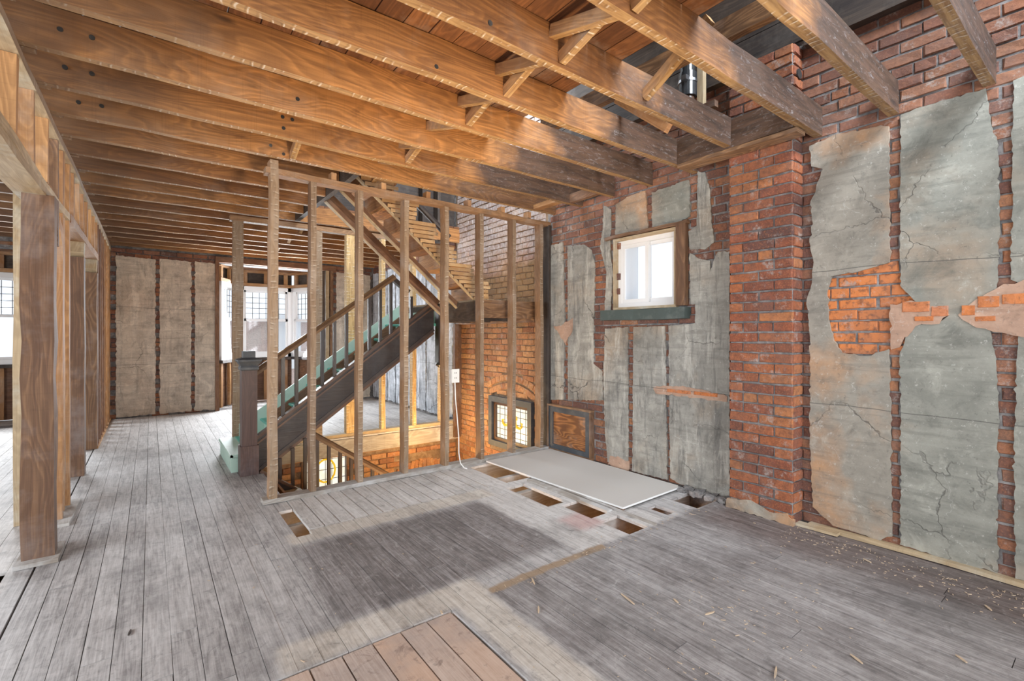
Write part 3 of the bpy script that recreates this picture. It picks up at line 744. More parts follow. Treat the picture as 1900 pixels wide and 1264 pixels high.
# bricks of the flank facing the camera, a half brick deep
for k in range(n):
    z = k * CH + CH / 2
    me = bp[k % 7]; o = bpy.data.objects.new('brick', me); COL.objects.link(o); o.parent = ch
    o.matrix_local = Matrix.Translation(-wloc(ch)) @ Matrix.Translation((PXF + .075 + .006, PY0 + .046 + R(-.002, .002), z)) @ Matrix.Rotation(math.pi / 2, 4, 'Z') @ Matrix.Diagonal((1, .62, 1, 1))
MB().prism(jag([(PY0 - .005, 0), (PY1 + .02, 0), (PY1 + .01, .07), (1.75, .10), (1.62, .055), (1.5, .08), (PY0 - .005, .04)], .03, .004), 'x', PXF - .016, PXF + .02).build('render_skirt', M['plaster_tan'], ch)

# ------------------------------------------------------------ stairwell part of the right wall
ws = root('wall_stairwell', (XW, 5.2, -1.4), kind='structure')
SW = (4.50, 5.36, -.13, .48)
m = MB(); holes_slab(m, 'x', XW + .006, XW + .3, (YP + .02, 6.34), (-1.5, 5.3), [SW]); m.build('wall_core', M['mortar_stair'], ws)
def arch_skip(a, z):
    if SW[0] - .05 < a < SW[1] + .05 and SW[2] - .06 < z < SW[3] + .05: return True
    c = (SW[0] + SW[1]) / 2; zc = .30; r = math.hypot(a - c, z - zc)
    r = math.hypot(a - c, z + .35)
    return .975 < r < 1.18 and abs(a - c) < .50
bs = brick_meshes(M['brick_stair'])
items = grid(XW + .046, YP + .05, 6.30, -1.45, 4.4, arch_skip, seed=9)
# two rings of soldier bricks over the stained glass window
c = (SW[0] + SW[1]) / 2; zc = -.35
for ring_r in (1.02, 1.13):
    n_ = 11
    for k in range(n_):
        th = math.radians(-26 + 52 * k / (n_ - 1))
        items.append((XW + .042, c + ring_r * math.sin(th), zc + ring_r * math.cos(th), .098 / .213, math.pi * 0 - th, 1.25))
lay_bricks(items, ws, bs, 298)
# ledger for the half landing
# stained glass window of the half landing
sg = root('window_2', (XW, c, SW[2]), kind='structure')
m = MB(); ring(m, XW - .05, XW + .12, SW[0] - .03, SW[1] + .03, SW[2] - .03, SW[3] + .03, .075); m.build('window_frame', M['slate_paint'], sg)
m = MB(); ring(m, XW - .012, XW + .05, SW[0] + .045, SW[1] - .045, SW[2] + .045, SW[3] - .045, .04); m.build('sash', M['oak_edge'], sg)
MB().box(XW + .020, XW + .024, SW[0] + .08, SW[1] - .08, SW[2] + .08, SW[3] - .08).build('pane', M['cream_glass'], sg)
m = MB(); A0, A1, B0, B1 = SW[0] + .085, SW[1] - .085, SW[2] + .085, SW[3] - .085
for fr in (.10, .26, .42, .58, .74, .90): m.box(XW + .013, XW + .019, A0 + (A1 - A0) * fr - .003, A0 + (A1 - A0) * fr + .003, B0, B1)
for fr in (.10, .28, .50, .72, .90): m.box(XW + .0125, XW + .0195, A0, A1, B0 + (B1 - B0) * fr - .003, B0 + (B1 - B0) * fr + .003)
m.build('lead_came', M['lead'], sg)
m = MB(); ca, cb = (A0 + A1) / 2, (B0 + B1) / 2
m.tube([(XW + .010, ca + .07 * math.cos(t / 12 * 2 * math.pi), cb + .02 + .095 * math.sin(t / 12 * 2 * math.pi)) for t in range(13)], .017, 6)
for sgn in (-1, 1):
    m.tube([(XW + .010, ca + sgn * q, cb + zz) for q, zz in ((.07, .0), (.11, -.03), (.16, -.035), (.20, -.01), (.21, .03), (.18, .035))], [.022, .02, .018, .016, .014, .008], 6)
    m.tube([(XW + .010, ca + sgn * q, cb + zz) for q, zz in ((.05, .11), (.09, .10), (.10, .06))], [.012, .014, .01], 6)
m.build('amber_scroll', M['amber_glass'], sg)
# ------------------------------------------------------------ far part of the right wall (white and black plaster)
wfr = root('wall_right_far', (XW, 8, 0), kind='structure')
MB().box(XW + .012, XW + .3, 6.34, YF + .3, -.3, 5.3).build('wall_core', M['mortar'], wfr)
yy = 6.42
while yy < YF - .2:
    e = min(YF - .03, yy + R(.38, .46))
    MB().prism(jag([(yy, .05), (e - .05, .04), (e - .05, 2.62), (yy, 2.60)], .04, .008), 'x', XW - .02, XW + .01).build('plaster_panel', M['plaster_white'], wfr); yy = e
lay_bricks(grid(XW + .038, 6.36, YF - .05, 0, 2.9, lambda a, z: not (2.6 < z), seed=4), wfr, bm_wall, 120)

# ------------------------------------------------------------ far wall with bay
wf = root('wall_far', (1, YF, 0), kind='structure')
BAY = (.95, 2.78, 0, 2.60); LBAY = (-2.75, -1.05, 0, 2.60)
m = MB(); holes_slab(m, 'y', YF + .012, YF + .28, (-3.9, XW + .3), (-.3, 5.3), [BAY, LBAY]); m.build('wall_core', M['mortar'], wf)
for (x0, x1) in ((-.44, .06), (.115, .55), (.60, .91), (2.98, 3.25), (3.30, 3.68), (-.95, -.7)):
    MB().prism(jag([(x0, .03), (x1, .03), (x1, 2.58), (x0, 2.60)], .04, .006), 'y', YF - .022, YF + .01).build('plaster_panel', M['plaster_brown'], wf)
its = grid(YF + .038, -.66, .93, 0, 2.72, lambda a, z: (-.44 < a < .9 and not (.04 < a < .13 or .53 < a < .62) and z < 2.5), seed=12) + grid(YF + .038, 2.80, 3.72, 0, 2.72, lambda a, z: 2.95 < a < 3.7 and z < 2.5, seed=13)
def lay_y(items, parent, meshes):
    for i, (f, a, z, sl, tilt, sh) in enumerate(items):
        o = bpy.data.objects.new('brick', meshes[i % 7]); COL.objects.link(o); o.parent = parent
        o.matrix_local = Matrix.Translation(-wloc(parent)) @ Matrix.Translation((a, f, z)) @ Matrix.Rotation(math.pi / 2, 4, 'Z') @ Matrix.Rotation(tilt, 4, 'X') @ Matrix.Diagonal((1, sl, sh, 1))
lay_y(its, wf, bm_wall)
beam('corner_board', (.925, YF - .03, 0), (.925, YF - .03, 2.68), .07, .06, M['trim_brown'], wf, up=(1, 0, 0))
beam('corner_board', (2.80, YF - .03, 0), (2.80, YF - .03, 2.68), .05, .06, M['stud_pale'], wf, up=(1, 0, 0))
beam('corner_board', (2.88, YF - .03, 0), (2.88, YF - .03, 2.68), .06, .06, M['post'], wf, up=(1, 0, 0))
beam('corner_board', (2.73, YF - .0, 0), (2.73, YF - .0, 2.68), .05, .06, M['charred'], wf, up=(1, 0, 0))
for zz, mt in ((2.66, 'trim_brown'),): beam('lintel', (.90, YF - .03, zz), (2.95, YF - .03, zz), .10, .10, M[mt], wf)

def bay(x0, x1, yb, yd, base, nums, zs=.88, zt=2.30):
    """three-sided bay: sill walls, posts, three double-hung windows with leaded upper sashes"""
    inset = .42; y0 = yb + .10; pts = [(x0, y0), (x0 + inset, yd), (x1 - inset, yd), (x1, y0)]
    wb = root(base, ((x0 + x1) / 2, yd, 0), kind='structure')
    for i in range(3):
        p, q = Vector((*pts[i], 0)), Vector((*pts[i + 1], 0)); d = (q - p).normalized(); nrm = Vector((-d.y, d.x, 0))  # outwards
        L = (q - p).length
        beam('apron_board', p + Vector((0, 0, .44)) + nrm * .08, q + Vector((0, 0, .44)) + nrm * .08, .04, .86, M['trim_brown'], wb)
        beam('stool', p + Vector((0, 0, zs - .03)), q + Vector((0, 0, zs - .03)), .16, .05, M['charred'], wb)
        beam('head_trim', p + Vector((0, 0, zt + .035)), q + Vector((0, 0, zt + .035)), .10, .06, M['stud_orange'], wb)
        beam('lintel', p + Vector((0, 0, 2.52)) + nrm * .07, q + Vector((0, 0, 2.52)) + nrm * .07, .05, .36, M['charred'], wb)
        beam('top_plate', p + Vector((0, 0, 2.60)), q + Vector((0, 0, 2.60)), .10, .05, M['stud_orange'], wb)
        k = .12
        while k < L:
            c0 = p + d * k
            beam('stud', c0 + Vector((0, 0, .02)), c0 + Vector((0, 0, zs - .06)), .045, .07, M['stud_orange'], wb, up=d)
            beam('stud', c0 + Vector((0, 0, zt + .07)), c0 + Vector((0, 0, 2.575)), .045, .07, M['stud_orange'], wb, up=d)
            k += .37
        wn = root('window_%d' % nums[i], tuple((p + q) / 2 + Vector((0, 0, zs))), kind='structure')
        def bar(name, par, a, b, z0, z1, dep, off=0, mat='white'):
            m = MB(); m.beam(p + d * ((a + b) / 2) + nrm * off + Vector((0, 0, z0)), p + d * ((a + b) / 2) + nrm * off + Vector((0, 0, z1)), b - a, dep, up=nrm, wob=0, seg=9)
            return m.build(name, M[mat], par)
        m = MB(); a, b = .05, L - .05
        def addring(m, a, b, z0, z1, t, off, dep):
            for (aa, bb, za, zb) in ((a, b, z0, z0 + t), (a, b, z1 - t, z1), (a, a + t, z0, z1), (b - t, b, z0, z1)):
                m.beam(p + d * ((aa + bb) / 2) + nrm * off + Vector((0, 0, za)), p + d * ((aa + bb) / 2) + nrm * off + Vector((0, 0, zb)), bb - aa, dep, up=nrm, wob=0, seg=9)
        addring(m, a - .03, b + .03, zs, zt, .075, 0, .11); m.build('window_frame', M['white'], wn)
        zm = zs + (zt - zs) * .53
        for (z0, z1, off, nm) in ((zm - .02, zt - .07, .03, 'upper_sash'), (zs + .07, zm + .02, -.01, 'lower_sash')):
            m = MB(); addring(m, a + .04, b - .04, z0, z1, .045, off, .035); sa = m.build(nm, M['white'], wn)
            m = MB(); m.beam(p + d * (L / 2) + nrm * off + Vector((0, 0, z0 + .04)), p + d * (L / 2) + nrm * off + Vector((0, 0, z1 - .04)), b - a - .17, .003, up=nrm, wob=0, seg=9)
            m.build('pane', M['glass'], sa)
            if nm == 'upper_sash':
                m = MB(); a2, b2 = a + .085, b - .085; nc = max(2, int((b2 - a2) / .105))
                for c_ in range(1, nc):
                    t_ = a2 + (b2 - a2) * c_ / nc
                    m.beam(p + d * t_ + nrm * (off - .004) + Vector((0, 0, z0 + .045)), p + d * t_ + nrm * (off - .004) + Vector((0, 0, z1 - .045)), .009, .006, up=nrm, wob=0, seg=9)
                for c_ in range(1, 5):
                    zc_ = z0 + .045 + (z1 - z0 - .09) * c_ / 5
                    m.beam(p + d * a2 + nrm * (off - .004) + Vector((0, 0, zc_)), p + d * b2 + nrm * (off - .004) + Vector((0, 0, zc_)), .006, .009, wob=0, seg=9)
                m.build('lead_came', M['lead'], sa)
    for i in (1, 2):
        beam('corner_post', (*pts[i], zs), (*pts[i], zt), .10, .10, M['white'], wb, up=(1, 0, 0))
    MB().box(x0 - .05, x1 + .05, yb, yd + .2, 2.63, 2.68).build('soffit', M['deck'], wb)
    return wb
bay(BAY[0], BAY[1], YF, 10.72, 'wall_bay', (3, 4, 5))
bay(LBAY[0], LBAY[1], YF, 10.60, 'wall_left_bay', (6, 7, 8))
MB().box(LBAY[0], LBAY[1], YF, 10.7, -.05, -.001).build('bay_floor', M['floor'], floor)

# ------------------------------------------------------------ left stud wall
wl = root('wall_left', (-.56, 5, 0), kind='structure')
XL0, XL1 = -.635, -.505; XLC = (XL0 + XL1) / 2; XLW = XL1 - XL0
SE = [M['stud_orange'], M['stud_edge']]
def lstud(y, z0, z1, mats=SE, wx=XLW, xc=XLC, wy=.05):
    return beam('stud', (xc, y, z0), (xc, y, z1), wx, wy, mats, wl, up=(0, 1, 0), lath='r', wob=.003)
beam('top_plate', (XLC, -.5, 2.695), (XLC, YF, 2.695), XLW + .02, .05, [M['stud_pale'], M['stud_edge']], wl, lath='rl', wob=.004)
beam('header', (XLC, -.5, 2.205), (XLC, 4.35, 2.205), XLW + .012, .05, [M['stud_pale'], M['stud_edge']], wl, wob=.004)
beam('header', (XLC + .045, -.5, 2.255), (XLC + .045, 5.0, 2.25), .045, .055, M['stud_pale'], wl, wob=.004)
for yy in (.3, .72, 1.15, 1.56, 1.98, 2.40, 2.80, 3.22, 3.64, 4.06, 4.46): lstud(yy, 2.28, 2.67, [M['stud_orange'] if yy < 4.4 else M['post'], M['stud_edge']])
beam('post', (-.535, 3.99, .0), (-.535, 3.99, 2.18), .142, .12, M['post'], wl, up=(0, 1, 0), wob=.005, seg=.2)
MB().prism([(-.605, 2.18), (-.46, 2.18), (-.46, 1.9), (-.605, 1.85), (-.70, 2.02), (-.72, 2.18)][:3] + [(-.605, 1.86)], 'y', 4.055, 4.10).build('corbel', M['post'], wl)
beam('sole_block', (-.53, 3.86, .012), (-.53, 4.16, .012), .19, .026, M['dusty'], wl)
beam('stud', (-.745, 4.80, 0), (-.745, 4.80, 2.68), .045, .09, M['stud_pale'], wl, up=(0, 1, 0))
lstud(4.70, 0, 2.67, [M['stud_orange'], M['stud_edge']]); lstud(4.90, 0, 2.67, [M['stud_orange'], M['stud_edge']], wx=.10); lstud(5.05, 0, 2.67, [M['stud_orange'], M['lit_stud']])
beam('corbel', (-.555, 4.50, 2.14), (-.555, 4.68, 2.02), .11, .10, M['stud_orange'], wl)
for yy, zt in ((6.12, 2.08), (7.45, 2.07)):
    beam('post', (XLC, yy, 0), (XLC, yy, zt), XLW, .12, M['post'], wl, up=(0, 1, 0))
    beam('corbel', (XLC, yy - .02, zt + .02), (XLC, yy + .1, zt + .18), .12, .09, M['stud_pale'], wl)
beam('header', (XLC, 5.1, 2.27), (XLC, 7.6, 2.27), XLW, .07, [M['stud_orange'], M['stud_edge']], wl)
yy = 5.3
while yy < 7.5: lstud(yy, 2.31, 2.67); yy += .36
yy = 7.62
while yy < YF: lstud(yy, .03, 2.67, [M['trim_brown'] if R(0, 1) < .3 else M['stud_orange'], M['stud_edge']]); yy += .29
beam('sole_plate', (XLC, 7.4, .015), (XLC, YF, .015), XLW + .02, .03, M['stud_orange'], wl)
beam('sole_plate', (XLC + .02, 4.55, .01), (XLC + .02, 5.2, .01), XLW + .06, .02, M['dusty'], wl)

# ------------------------------------------------------------ near stud partition
sp = root('stud_partition', (2.2, YP, 0), 'open timber stud partition standing in front of the staircase', 'partition')
ST = [M['stud'], M['stud_edge']]
beam('bottom_plate', (.70, YP + .0, .020), (XW - .03, YP, .020), .11, .036, M['dusty'], sp, wob=.004)
beam('top_plate', (.72, YP, 2.645), (XW - .01, YP, 2.635), .10, .05, [M['stud'], M['stud_edge']], sp, lath='', wob=.005)
for i, x in enumerate((.775, 1.075, 1.475, 1.905, 2.345, 2.765, 3.185, 3.59)):
    wdt = .058 if i == 0 else .045
    z1 = 2.735 if i == 0 else 2.62
    beam('stud', (x, YP, .037), (x + R(-.012, .012), YP, z1), wdt, .11 if i == 0 else .098, ST, sp, up=(0, 1, 0), lath='b', wob=.004, seg=.22)
for x in (1.25, 1.70, 2.15, 2.62, 3.05, 3.42):
    beam('cripple_block', (x, YP + .01, 2.668), (x, YP + .01, 2.735 + .0), .045, .08, M['stud_orange'], sp, up=(0, 1, 0))
beam('end_stud', (XW - .03, YP, .04), (XW - .03, YP, 2.62), .04, .11, M['charred'], sp, up=(0, 1, 0))
# ------------------------------------------------------------ far stud partition
fp = root('rear_stud_partition', (2.2, 6.3, 0), 'open timber stud partition behind the staircase, some studs coloured as lamp-lit', 'partition')
beam('bottom_plate', (.72, 6.30, .025), (XW, 6.30, .025), .11, .04, M['stud_pale'], fp)
beam('top_plate', (.72, 6.30, 2.685), (2.9, 6.30, 2.685), .10, .06, [M['stud'], M['stud_edge']], fp, lath='b')
for i, x in enumerate((.80, 1.17, 1.68, 2.09, 2.54, 3.0, 3.45)):
    beam('stud', (x, 6.30, .045), (x, 6.30, 2.655), .105 if i < 4 else .06, .09, [M['stud'], M['stud_edge']] if i < 2 else [M['lit_stud'] if i > 2 else M['stud'], M['lit_stud'] if i > 2 else M['stud_edge']], fp, up=(0, 1, 0), lath='b', wob=.003)

# ------------------------------------------------------------ brick wall below the floor, behind the lower flight
wlow = root('wall_lower', (2.2, 6.36, -1.5), kind='structure')
LW = (1.52, 2.10, -.80, -.16)
m = MB(); holes_slab(m, 'y', 6.352, 6.6, (.7, XW + .3), (-1.5, -.24), [LW]); m.build('wall_core', M['mortar_stair'], wlow)
lay_y(grid(6.378, .72, XW, -1.5, -.27, lambda a, z: (LW[0] - .03 < a < LW[1] + .03 and z > LW[2] - .05) or (2.75 < a < 3.6 and -.78 < z < -.40), seed=21, hdr=False), wlow, bs)
its = []
for k in range(14):
    th = math.radians(-26 + 52 * k / 13)
    o = bpy.data.objects.new('brick', bs[k % 7]); COL.objects.link(o); o.parent = wlow
    o.matrix_local = Matrix.Translation(-wloc(wlow)) @ Matrix.Translation((3.17 + .93 * math.sin(th), 6.378, -1.50 + .93 * math.cos(th))) @ Matrix.Rotation(math.pi / 2, 4, 'Z') @ Matrix.Rotation(-th + math.pi / 2, 4, 'X') @ Matrix.Diagonal((1, .9, .9, 1))
sg2 = root('window_9', ((LW[0] + LW[1]) / 2, 6.36, LW[2]), kind='structure')
m = MB(); ring(m, 6.33, 6.45, LW[0] - .02, LW[1] + .02, LW[2] - .02, LW[3] + .02, .06, 'y'); m.build('window_frame', M['oak_edge'], sg2)
MB().box(LW[0] + .03, LW[1] - .03, 6.40, 6.404, LW[2] + .03, LW[3] - .03).build('pane', M['cream_glass'], sg2)
m = MB()
for fr in (.22, .36, .5, .64, .78): m.box(LW[0] + (LW[1] - LW[0]) * fr - .003, LW[0] + (LW[1] - LW[0]) * fr + .003, 6.392, 6.399, LW[2], LW[3])
for fr in (.2, .4, .6, .8): m.box(LW[0], LW[1], 6.392, 6.399, LW[2] + (LW[3] - LW[2]) * fr - .003, LW[2] + (LW[3] - LW[2]) * fr + .003)
m.build('lead_came', M['lead'], sg2)
m = MB(); cx_, cz_ = (LW[0] + LW[1]) / 2, (LW[2] + LW[3]) / 2 + .05
m.tube([(cx_ + .12 * math.cos(t / 14 * 2 * math.pi), 6.386, cz_ + .15 * math.sin(t / 14 * 2 * math.pi)) for t in range(15)], .013, 6)
m.build('amber_scroll', M['amber_glass'], sg2)
beam('sill_beam', (.8, 6.345, -.15), (XW, 6.345, -.15), .03, .19, M['stud_orange'], wlow)
k = 1.1
while k < 3.6:
    beam('brace_block', (k, 6.315, -.20), (k + .16, 6.315, -.06), .02, .05, M['stud_orange'], wlow, up=(0, 1, 0)); k += .42
# remaining faces of the stair shaft, entry floor
shaft = root('wall_shaft', (2.2, 5, -1.5), kind='structure')
MB().box(1.9, XW, 1.85, 1.9, -1.5, -.262).box(.56, .60, 1.85, 4.22, -1.5, -.262).box(.56, 1.9, 1.85, 1.9, -1.5, -.262).box(XW, XW + .05, 1.85, 4.22, -1.5, -.262).build('lower_room_side', M['stud_orange'], shaft)
MB().box(.58, .77, 4.228, 6.35, -1.5, -.245).build('shaft_side', M['deck'], shaft)
MB().box(.6, XW + .05, 1.85, 6.36, -1.56, -1.50).build('entry_floor', M['stud_orange'], shaft)

# ------------------------------------------------------------ main staircase
RISE, RUN, X0 = .185, .2535, .80
st = root('staircase', (1.8, 5.7, 0), 'oak staircase with teal treads climbing right behind the partition', 'staircase')
ztop = lambda x: .466 + .725 * (x - 1.009)
m = MB()
XA, XB = .80, 2.74
m.prism([(XA, ztop(XA) - .33), (XB, ztop(XB) - .33), (XB, ztop(XB)), (XA, ztop(XA))], 'y', 5.175, 5.225); m.build('stringer', M['dark_oak'], st)
def along(name, dz, w_, h_, mat, y, xa=XA, xb=XB, par=st, **kw):
    return beam(name, (xa, y, ztop(xa) + dz), (xb, y, ztop(xb) + dz), w_, h_, mat, par, wob=0, seg=9, **kw)
along('string_cap', .012, .075, .03, M['oak_edge'], 5.20)
along('string_moulding', -.045, .065, .018, M['oak_edge'], 5.20)
along('string_moulding', -.315, .07, .035, M['dark_oak'], 5.20)
along('string_moulding', -.355, .055, .03, M['oak_edge'], 5.20, xa=.95)
m = MB()
HR = [(-.032, -.03), (.032, -.03), (.036, -.005), (.028, .018), (.012, .03), (-.012, .03), (-.028, .018), (-.036, -.005)]
def rail(name, x0, z0, x1, z1, y, parent, mat):
    m = MB(); b = 0; dx, dz = x1 - x0, z1 - z0; L = math.hypot(dx, dz); nx, nz = -dz / L, dx / L
    A = [(x0 + nx * h, y + s_, z0 + nz * h) for s_, h in HR]; B = [(x1 + nx * h, y + s_, z1 + nz * h) for s_, h in HR]
    n = len(HR)
    for i in range(n):
        j = (i + 1) % n; m.quad([A[i], A[j], B[j], B[i]], [(0, i * .02), (0, i * .02 + .02), (L, i * .02 + .02), (L, i * .02)])
    m.quad(A[::-1], [(0, 0)] * n); m.quad(B, [(0, 0)] * n)
    return m.build(name, mat, parent)
M['rail'] = wood('handrail_oak', (.26, .155, .075), (.085, .045, .025), knots=False, rough=.32, dust=.02)
rail('handrail', .79, ztop(.79) + .655, 2.24, ztop(2.24) + .655, 5.20, st, M['rail'])
beam('rail_easing', (2.22, 5.20, ztop(2.22) + .645), (2.42, 5.20, ztop(2.22) + .50), .06, .05, M['dark_oak'], st)
nb = 0; x = .93
while x < 2.58:
    zb = ztop(x) + .02; zt_ = ztop(x) + .64 if x < 2.23 else min(ztop(x) + .64, ztop(2.24) + .64 - (x - 2.24) * .95)
    if zt_ > zb + .08: beam('baluster', (x, 5.20, zb), (x, 5.20, zt_), .032, .032, M['dark_oak'], st, up=(0, 1, 0), wob=0, seg=9)
    x += .127
# newel
nw = root('newel', (.75, 5.19, 0)); nw.parent = st; nw.location = Vector((.75, 5.19, 0)) - st.location
m = MB(); hw = .066
m.box(.75 - hw - .012, .75 + hw + .012, 5.19 - hw - .012, 5.19 + hw + .012, 0, .28); m.box(.75 - hw, .75 + hw, 5.19 - hw, 5.19 + hw, .28, 1.02)
m.build('newel_shaft', M['newel'], nw)
m = MB(); prof = [(hw, 1.0), (hw + .012, 1.01), (hw + .012, 1.03), (hw + .004, 1.045), (hw + .022, 1.075), (hw + .034, 1.09), (hw + .034, 1.105), (hw, 1.12), (.052, 1.125), (.052, 1.185), (.0, 1.185)]
for i in range(len(prof) - 1):
    (r0, za), (r1, zb) = prof[i], prof[i + 1]
    for k in range(4):
        c0 = [(-1, -1), (1, -1), (1, 1), (-1, 1)][k]; c1 = [(-1, -1), (1, -1), (1, 1), (-1, 1)][(k + 1) % 4]
        m.quad([(.75 + c0[0] * r0, 5.19 + c0[1] * r0, za), (.75 + c1[0] * r0, 5.19 + c1[1] * r0, za), (.75 + c1[0] * r1, 5.19 + c1[1] * r1, zb), (.75 + c0[0] * r1, 5.19 + c0[1] * r1, zb)], [(0, 0), (.1, 0), (.1, .05), (0, .05)])
m.build('newel_cap', M['slate_paint'], nw)
# treads and risers
for i in range(9):
    x = X0 + RUN * i; z = RISE * (i + 1); ya = 5.225; yb = 6.17
    if i == 0: ya, yb = 5.30, 6.20
    if i < 8:
        m = MB(); m.box(x - .03, x + RUN + .01, ya, yb, z - .03, z); m.tube([(x - .03, ya, z - .015), (x - .03, yb, z - .015)], .016, 8); t = m.build('tread', M['teal'], st)
    MB().box(x, x + .018, ya, yb, z - RISE, z - .028).build('riser', M['mint'] if i % 2 == 0 or True else M['teal'], st)
MB().box(.62, .80, 5.32, 6.24, 0, .15).tube([(.62, 5.30, .16), (.62, 6.24, .16)], .017, 8).box(.61, .82, 5.30, 6.24, .15, .178).build('bottom_step', M['mint'], st)
m = MB(); zs_ = lambda x: RISE * (x - X0) / RUN + RISE
m.prism([(.80, 0), (1.0, 0), (2.84, zs_(2.84) - .35), (2.84, zs_(2.84) + .14), (.80, zs_(.80) + .14)], 'y', 6.17, 6.20); m.build('wall_string', M['mint'], st)
# underside soffit carriages
for yy in (5.45, 5.95):
    beam('carriage', (1.15, yy, ztop(1.15) - .20), (2.74, yy, ztop(2.74) - .20), .05, .2, M['trim_brown'], st)
# ------------------------------------------------------------ half landing
ld = root('half_landing', (3.3, 5.2, 1.5), 'dark framed half landing joining the two upper stair flights', 'landing')
beam('rim_joist', (2.86, 4.40, 1.60), (2.86, 6.2, 1.60), .05, .22, M['charred'], ld)
beam('rim_joist', (2.90, 4.36, 1.63), (XW - .01, 4.36, 1.63), .05, .20, M['post'], ld)
beam('ledger', (XW - .03, 4.40, 1.60), (XW - .03, 6.25, 1.60), .05, .22, M['post'], ld)
for yy in (4.85, 5.35, 5.85): beam('landing_joist', (2.90, yy, 1.60), (XW - .06, yy, 1.60), .05, .18, M['charred'], ld)
k = 2.86
while k < 3.1:
    beam('landing_board', (k + .05, 4.36, 1.725), (k + .05, 6.22, 1.725), .097, .022, M['stud_pale'], ld); k += .1
beam('landing_post', (2.84, 5.20, 1.0), (2.84, 5.20, 1.72), .09, .09, M['dark_oak'], ld, up=(1, 0, 0))
MB().tube([(2.84, 5.20, 1.0), (2.84, 5.20, .97), (2.84, 5.20, .94)], [.05, .065, .02], 10).build('drop_finial', M['dark_oak'], ld)
beam('corner_board', (3.68, 6.20, -.2), (3.68, 6.20, 1.5), .05, .12, M['post'], ld, up=(1, 0, 0))
# ------------------------------------------------------------ upper flight
up = root('upper_staircase', (2.3, 4.8, 1.7), 'upper stair flight seen from below, with lath clad side and open carriages', 'staircase')
R2, U2, XS = .185, .22, 3.0
zl = lambda x: 1.76 - (x - 2.75) * .84
for yy, dz_ in ((4.44, .055), (4.80, -.03), (5.14, -.12)):
    m = MB(); m.uoff = R(0, 9); m.beam((2.88, yy, zl(2.88) + .035 + dz_), (1.45, yy, zl(1.45) + .035 + dz_), .034, .055, wob=.002); m.build('carriage', M['trim_brown'], up)
    beam('carriage_strip', (2.88, yy, zl(2.88) + dz_), (1.45, yy, zl(1.45) + dz_), .042, .014, M['stud_pale'], up)
for i in range(8):
    x = XS - U2 * i; z = 1.74 + R2 * (i + 1)
    if i < 7: MB().box(x - U2 - .01, x + .03, 4.42, 5.17, z - .03, z, wob=.001).build('tread', M['stud_orange'] if i % 2 else M['joist'], up)
    MB().box(x - .02, x, 4.42, 5.17, z - R2, z - .03, wob=.001).build('riser', M['stud_orange'], up)
# laths nailed along the outer side, sawn to the stepped profile
laths = 0; z = 1.70
while z < 3.25:
    xl = 2.82 - (z - 1.76) / .84 + R(-.02, .015)             # lower edge of the flight
    i = max(0, int((z - 1.74) / R2)); xr = XS + .02 - U2 * i + R(-.03, .02)
    if xr > xl + .05: beam('lath', (max(xl, 1.5), 4.40, z), (xr, 4.40, z + R(-.004, .004)), .009, .034, M['lath'], up, wob=.0015, seg=.3); laths += 1
    z += .043
if False: MB().prism(jag([(2.62, 2.10), (2.72, 2.33), (2.55, 2.50), (2.40, 2.36)], .05, .006), 'y', 4.386, 4.394).build('plaster_remnant', M['drywall'], up)
rail('handrail', 2.95, 2.55, 2.45, 2.95, 5.18, up, M['dark_oak'])
# skirt on the far side seen against the light
beam('outer_string', (2.80, 5.19, zl(2.80) + .0), (1.45, 5.19, zl(1.45) + .0), .03, .09, M['trim_brown'], up)

# ------------------------------------------------------------ lower flight
lo = root('lower_staircase', (1.8, 5.0, -1.5), 'dark railed flight going down to the entry below the floor', 'staircase')
for i in range(7):
    x = .95 + .25 * i; z = -.02 - .185 * (i + 1)
    MB().box(x - .02, x + .25, 4.30, 5.12, z - .03, z).build('tread', M['stud_pale'], lo)
    MB().box(x - .02, x, 4.30, 5.12, z, z + .155).build('riser', M['stud_orange'], lo)
zd = lambda x: -.10 - .72 * (x - .998)
MB().prism([(.84, zd(.84)), (.84, zd(.84) - .26), (2.62, zd(2.62) - .26), (2.62, zd(2.62))], 'y', 5.13, 5.17).build('stringer', M['dark_oak'], lo)
beam('string_cap', (.84, 5.15, zd(.84) + .01), (2.62, 5.15, zd(2.62) + .01), .07, .025, M['oak_edge'], lo, wob=0)
rail('handrail', 1.34, .31, 2.75, .31 - 1.41 * .70, 5.15, lo, M['rail'])
x = 1.02
while x < 2.7:
    zt_ = .29 - .70 * (x - 1.34) if x > 1.34 else ztop(x) - .36
    beam('baluster', (x, 5.15, zd(x) + .02), (x, 5.15, zt_), .032, .032, M['dark_oak'], lo, up=(0, 1, 0), wob=0, seg=9)
    x += .118

# ------------------------------------------------------------ loose things
dw = root('drywall_sheet', (3.25, 3.27, .03), 'pale sheet of drywall lying over the gap in the floor by the hatch', 'drywall')
def sheet(z0, z1): return MB().prism([(2.78, 4.10), (3.66, 4.09), (3.66, 2.42), (3.60, 2.385), (2.86, 2.365)], 'z', z0, z1)
m = sheet(.016, .030); m.mi = [0, 0] + [1] * (len(m.f) - 2); m.build('sheet', [M['drywall'], M['drywall_edge']], dw)
MB().prism([(2.84, 2.9), (2.87, 2.9), (2.90, 2.38), (2.87, 2.38)], 'z', .0, .014).build('torn_paper_edge', M['trim_brown'], dw)

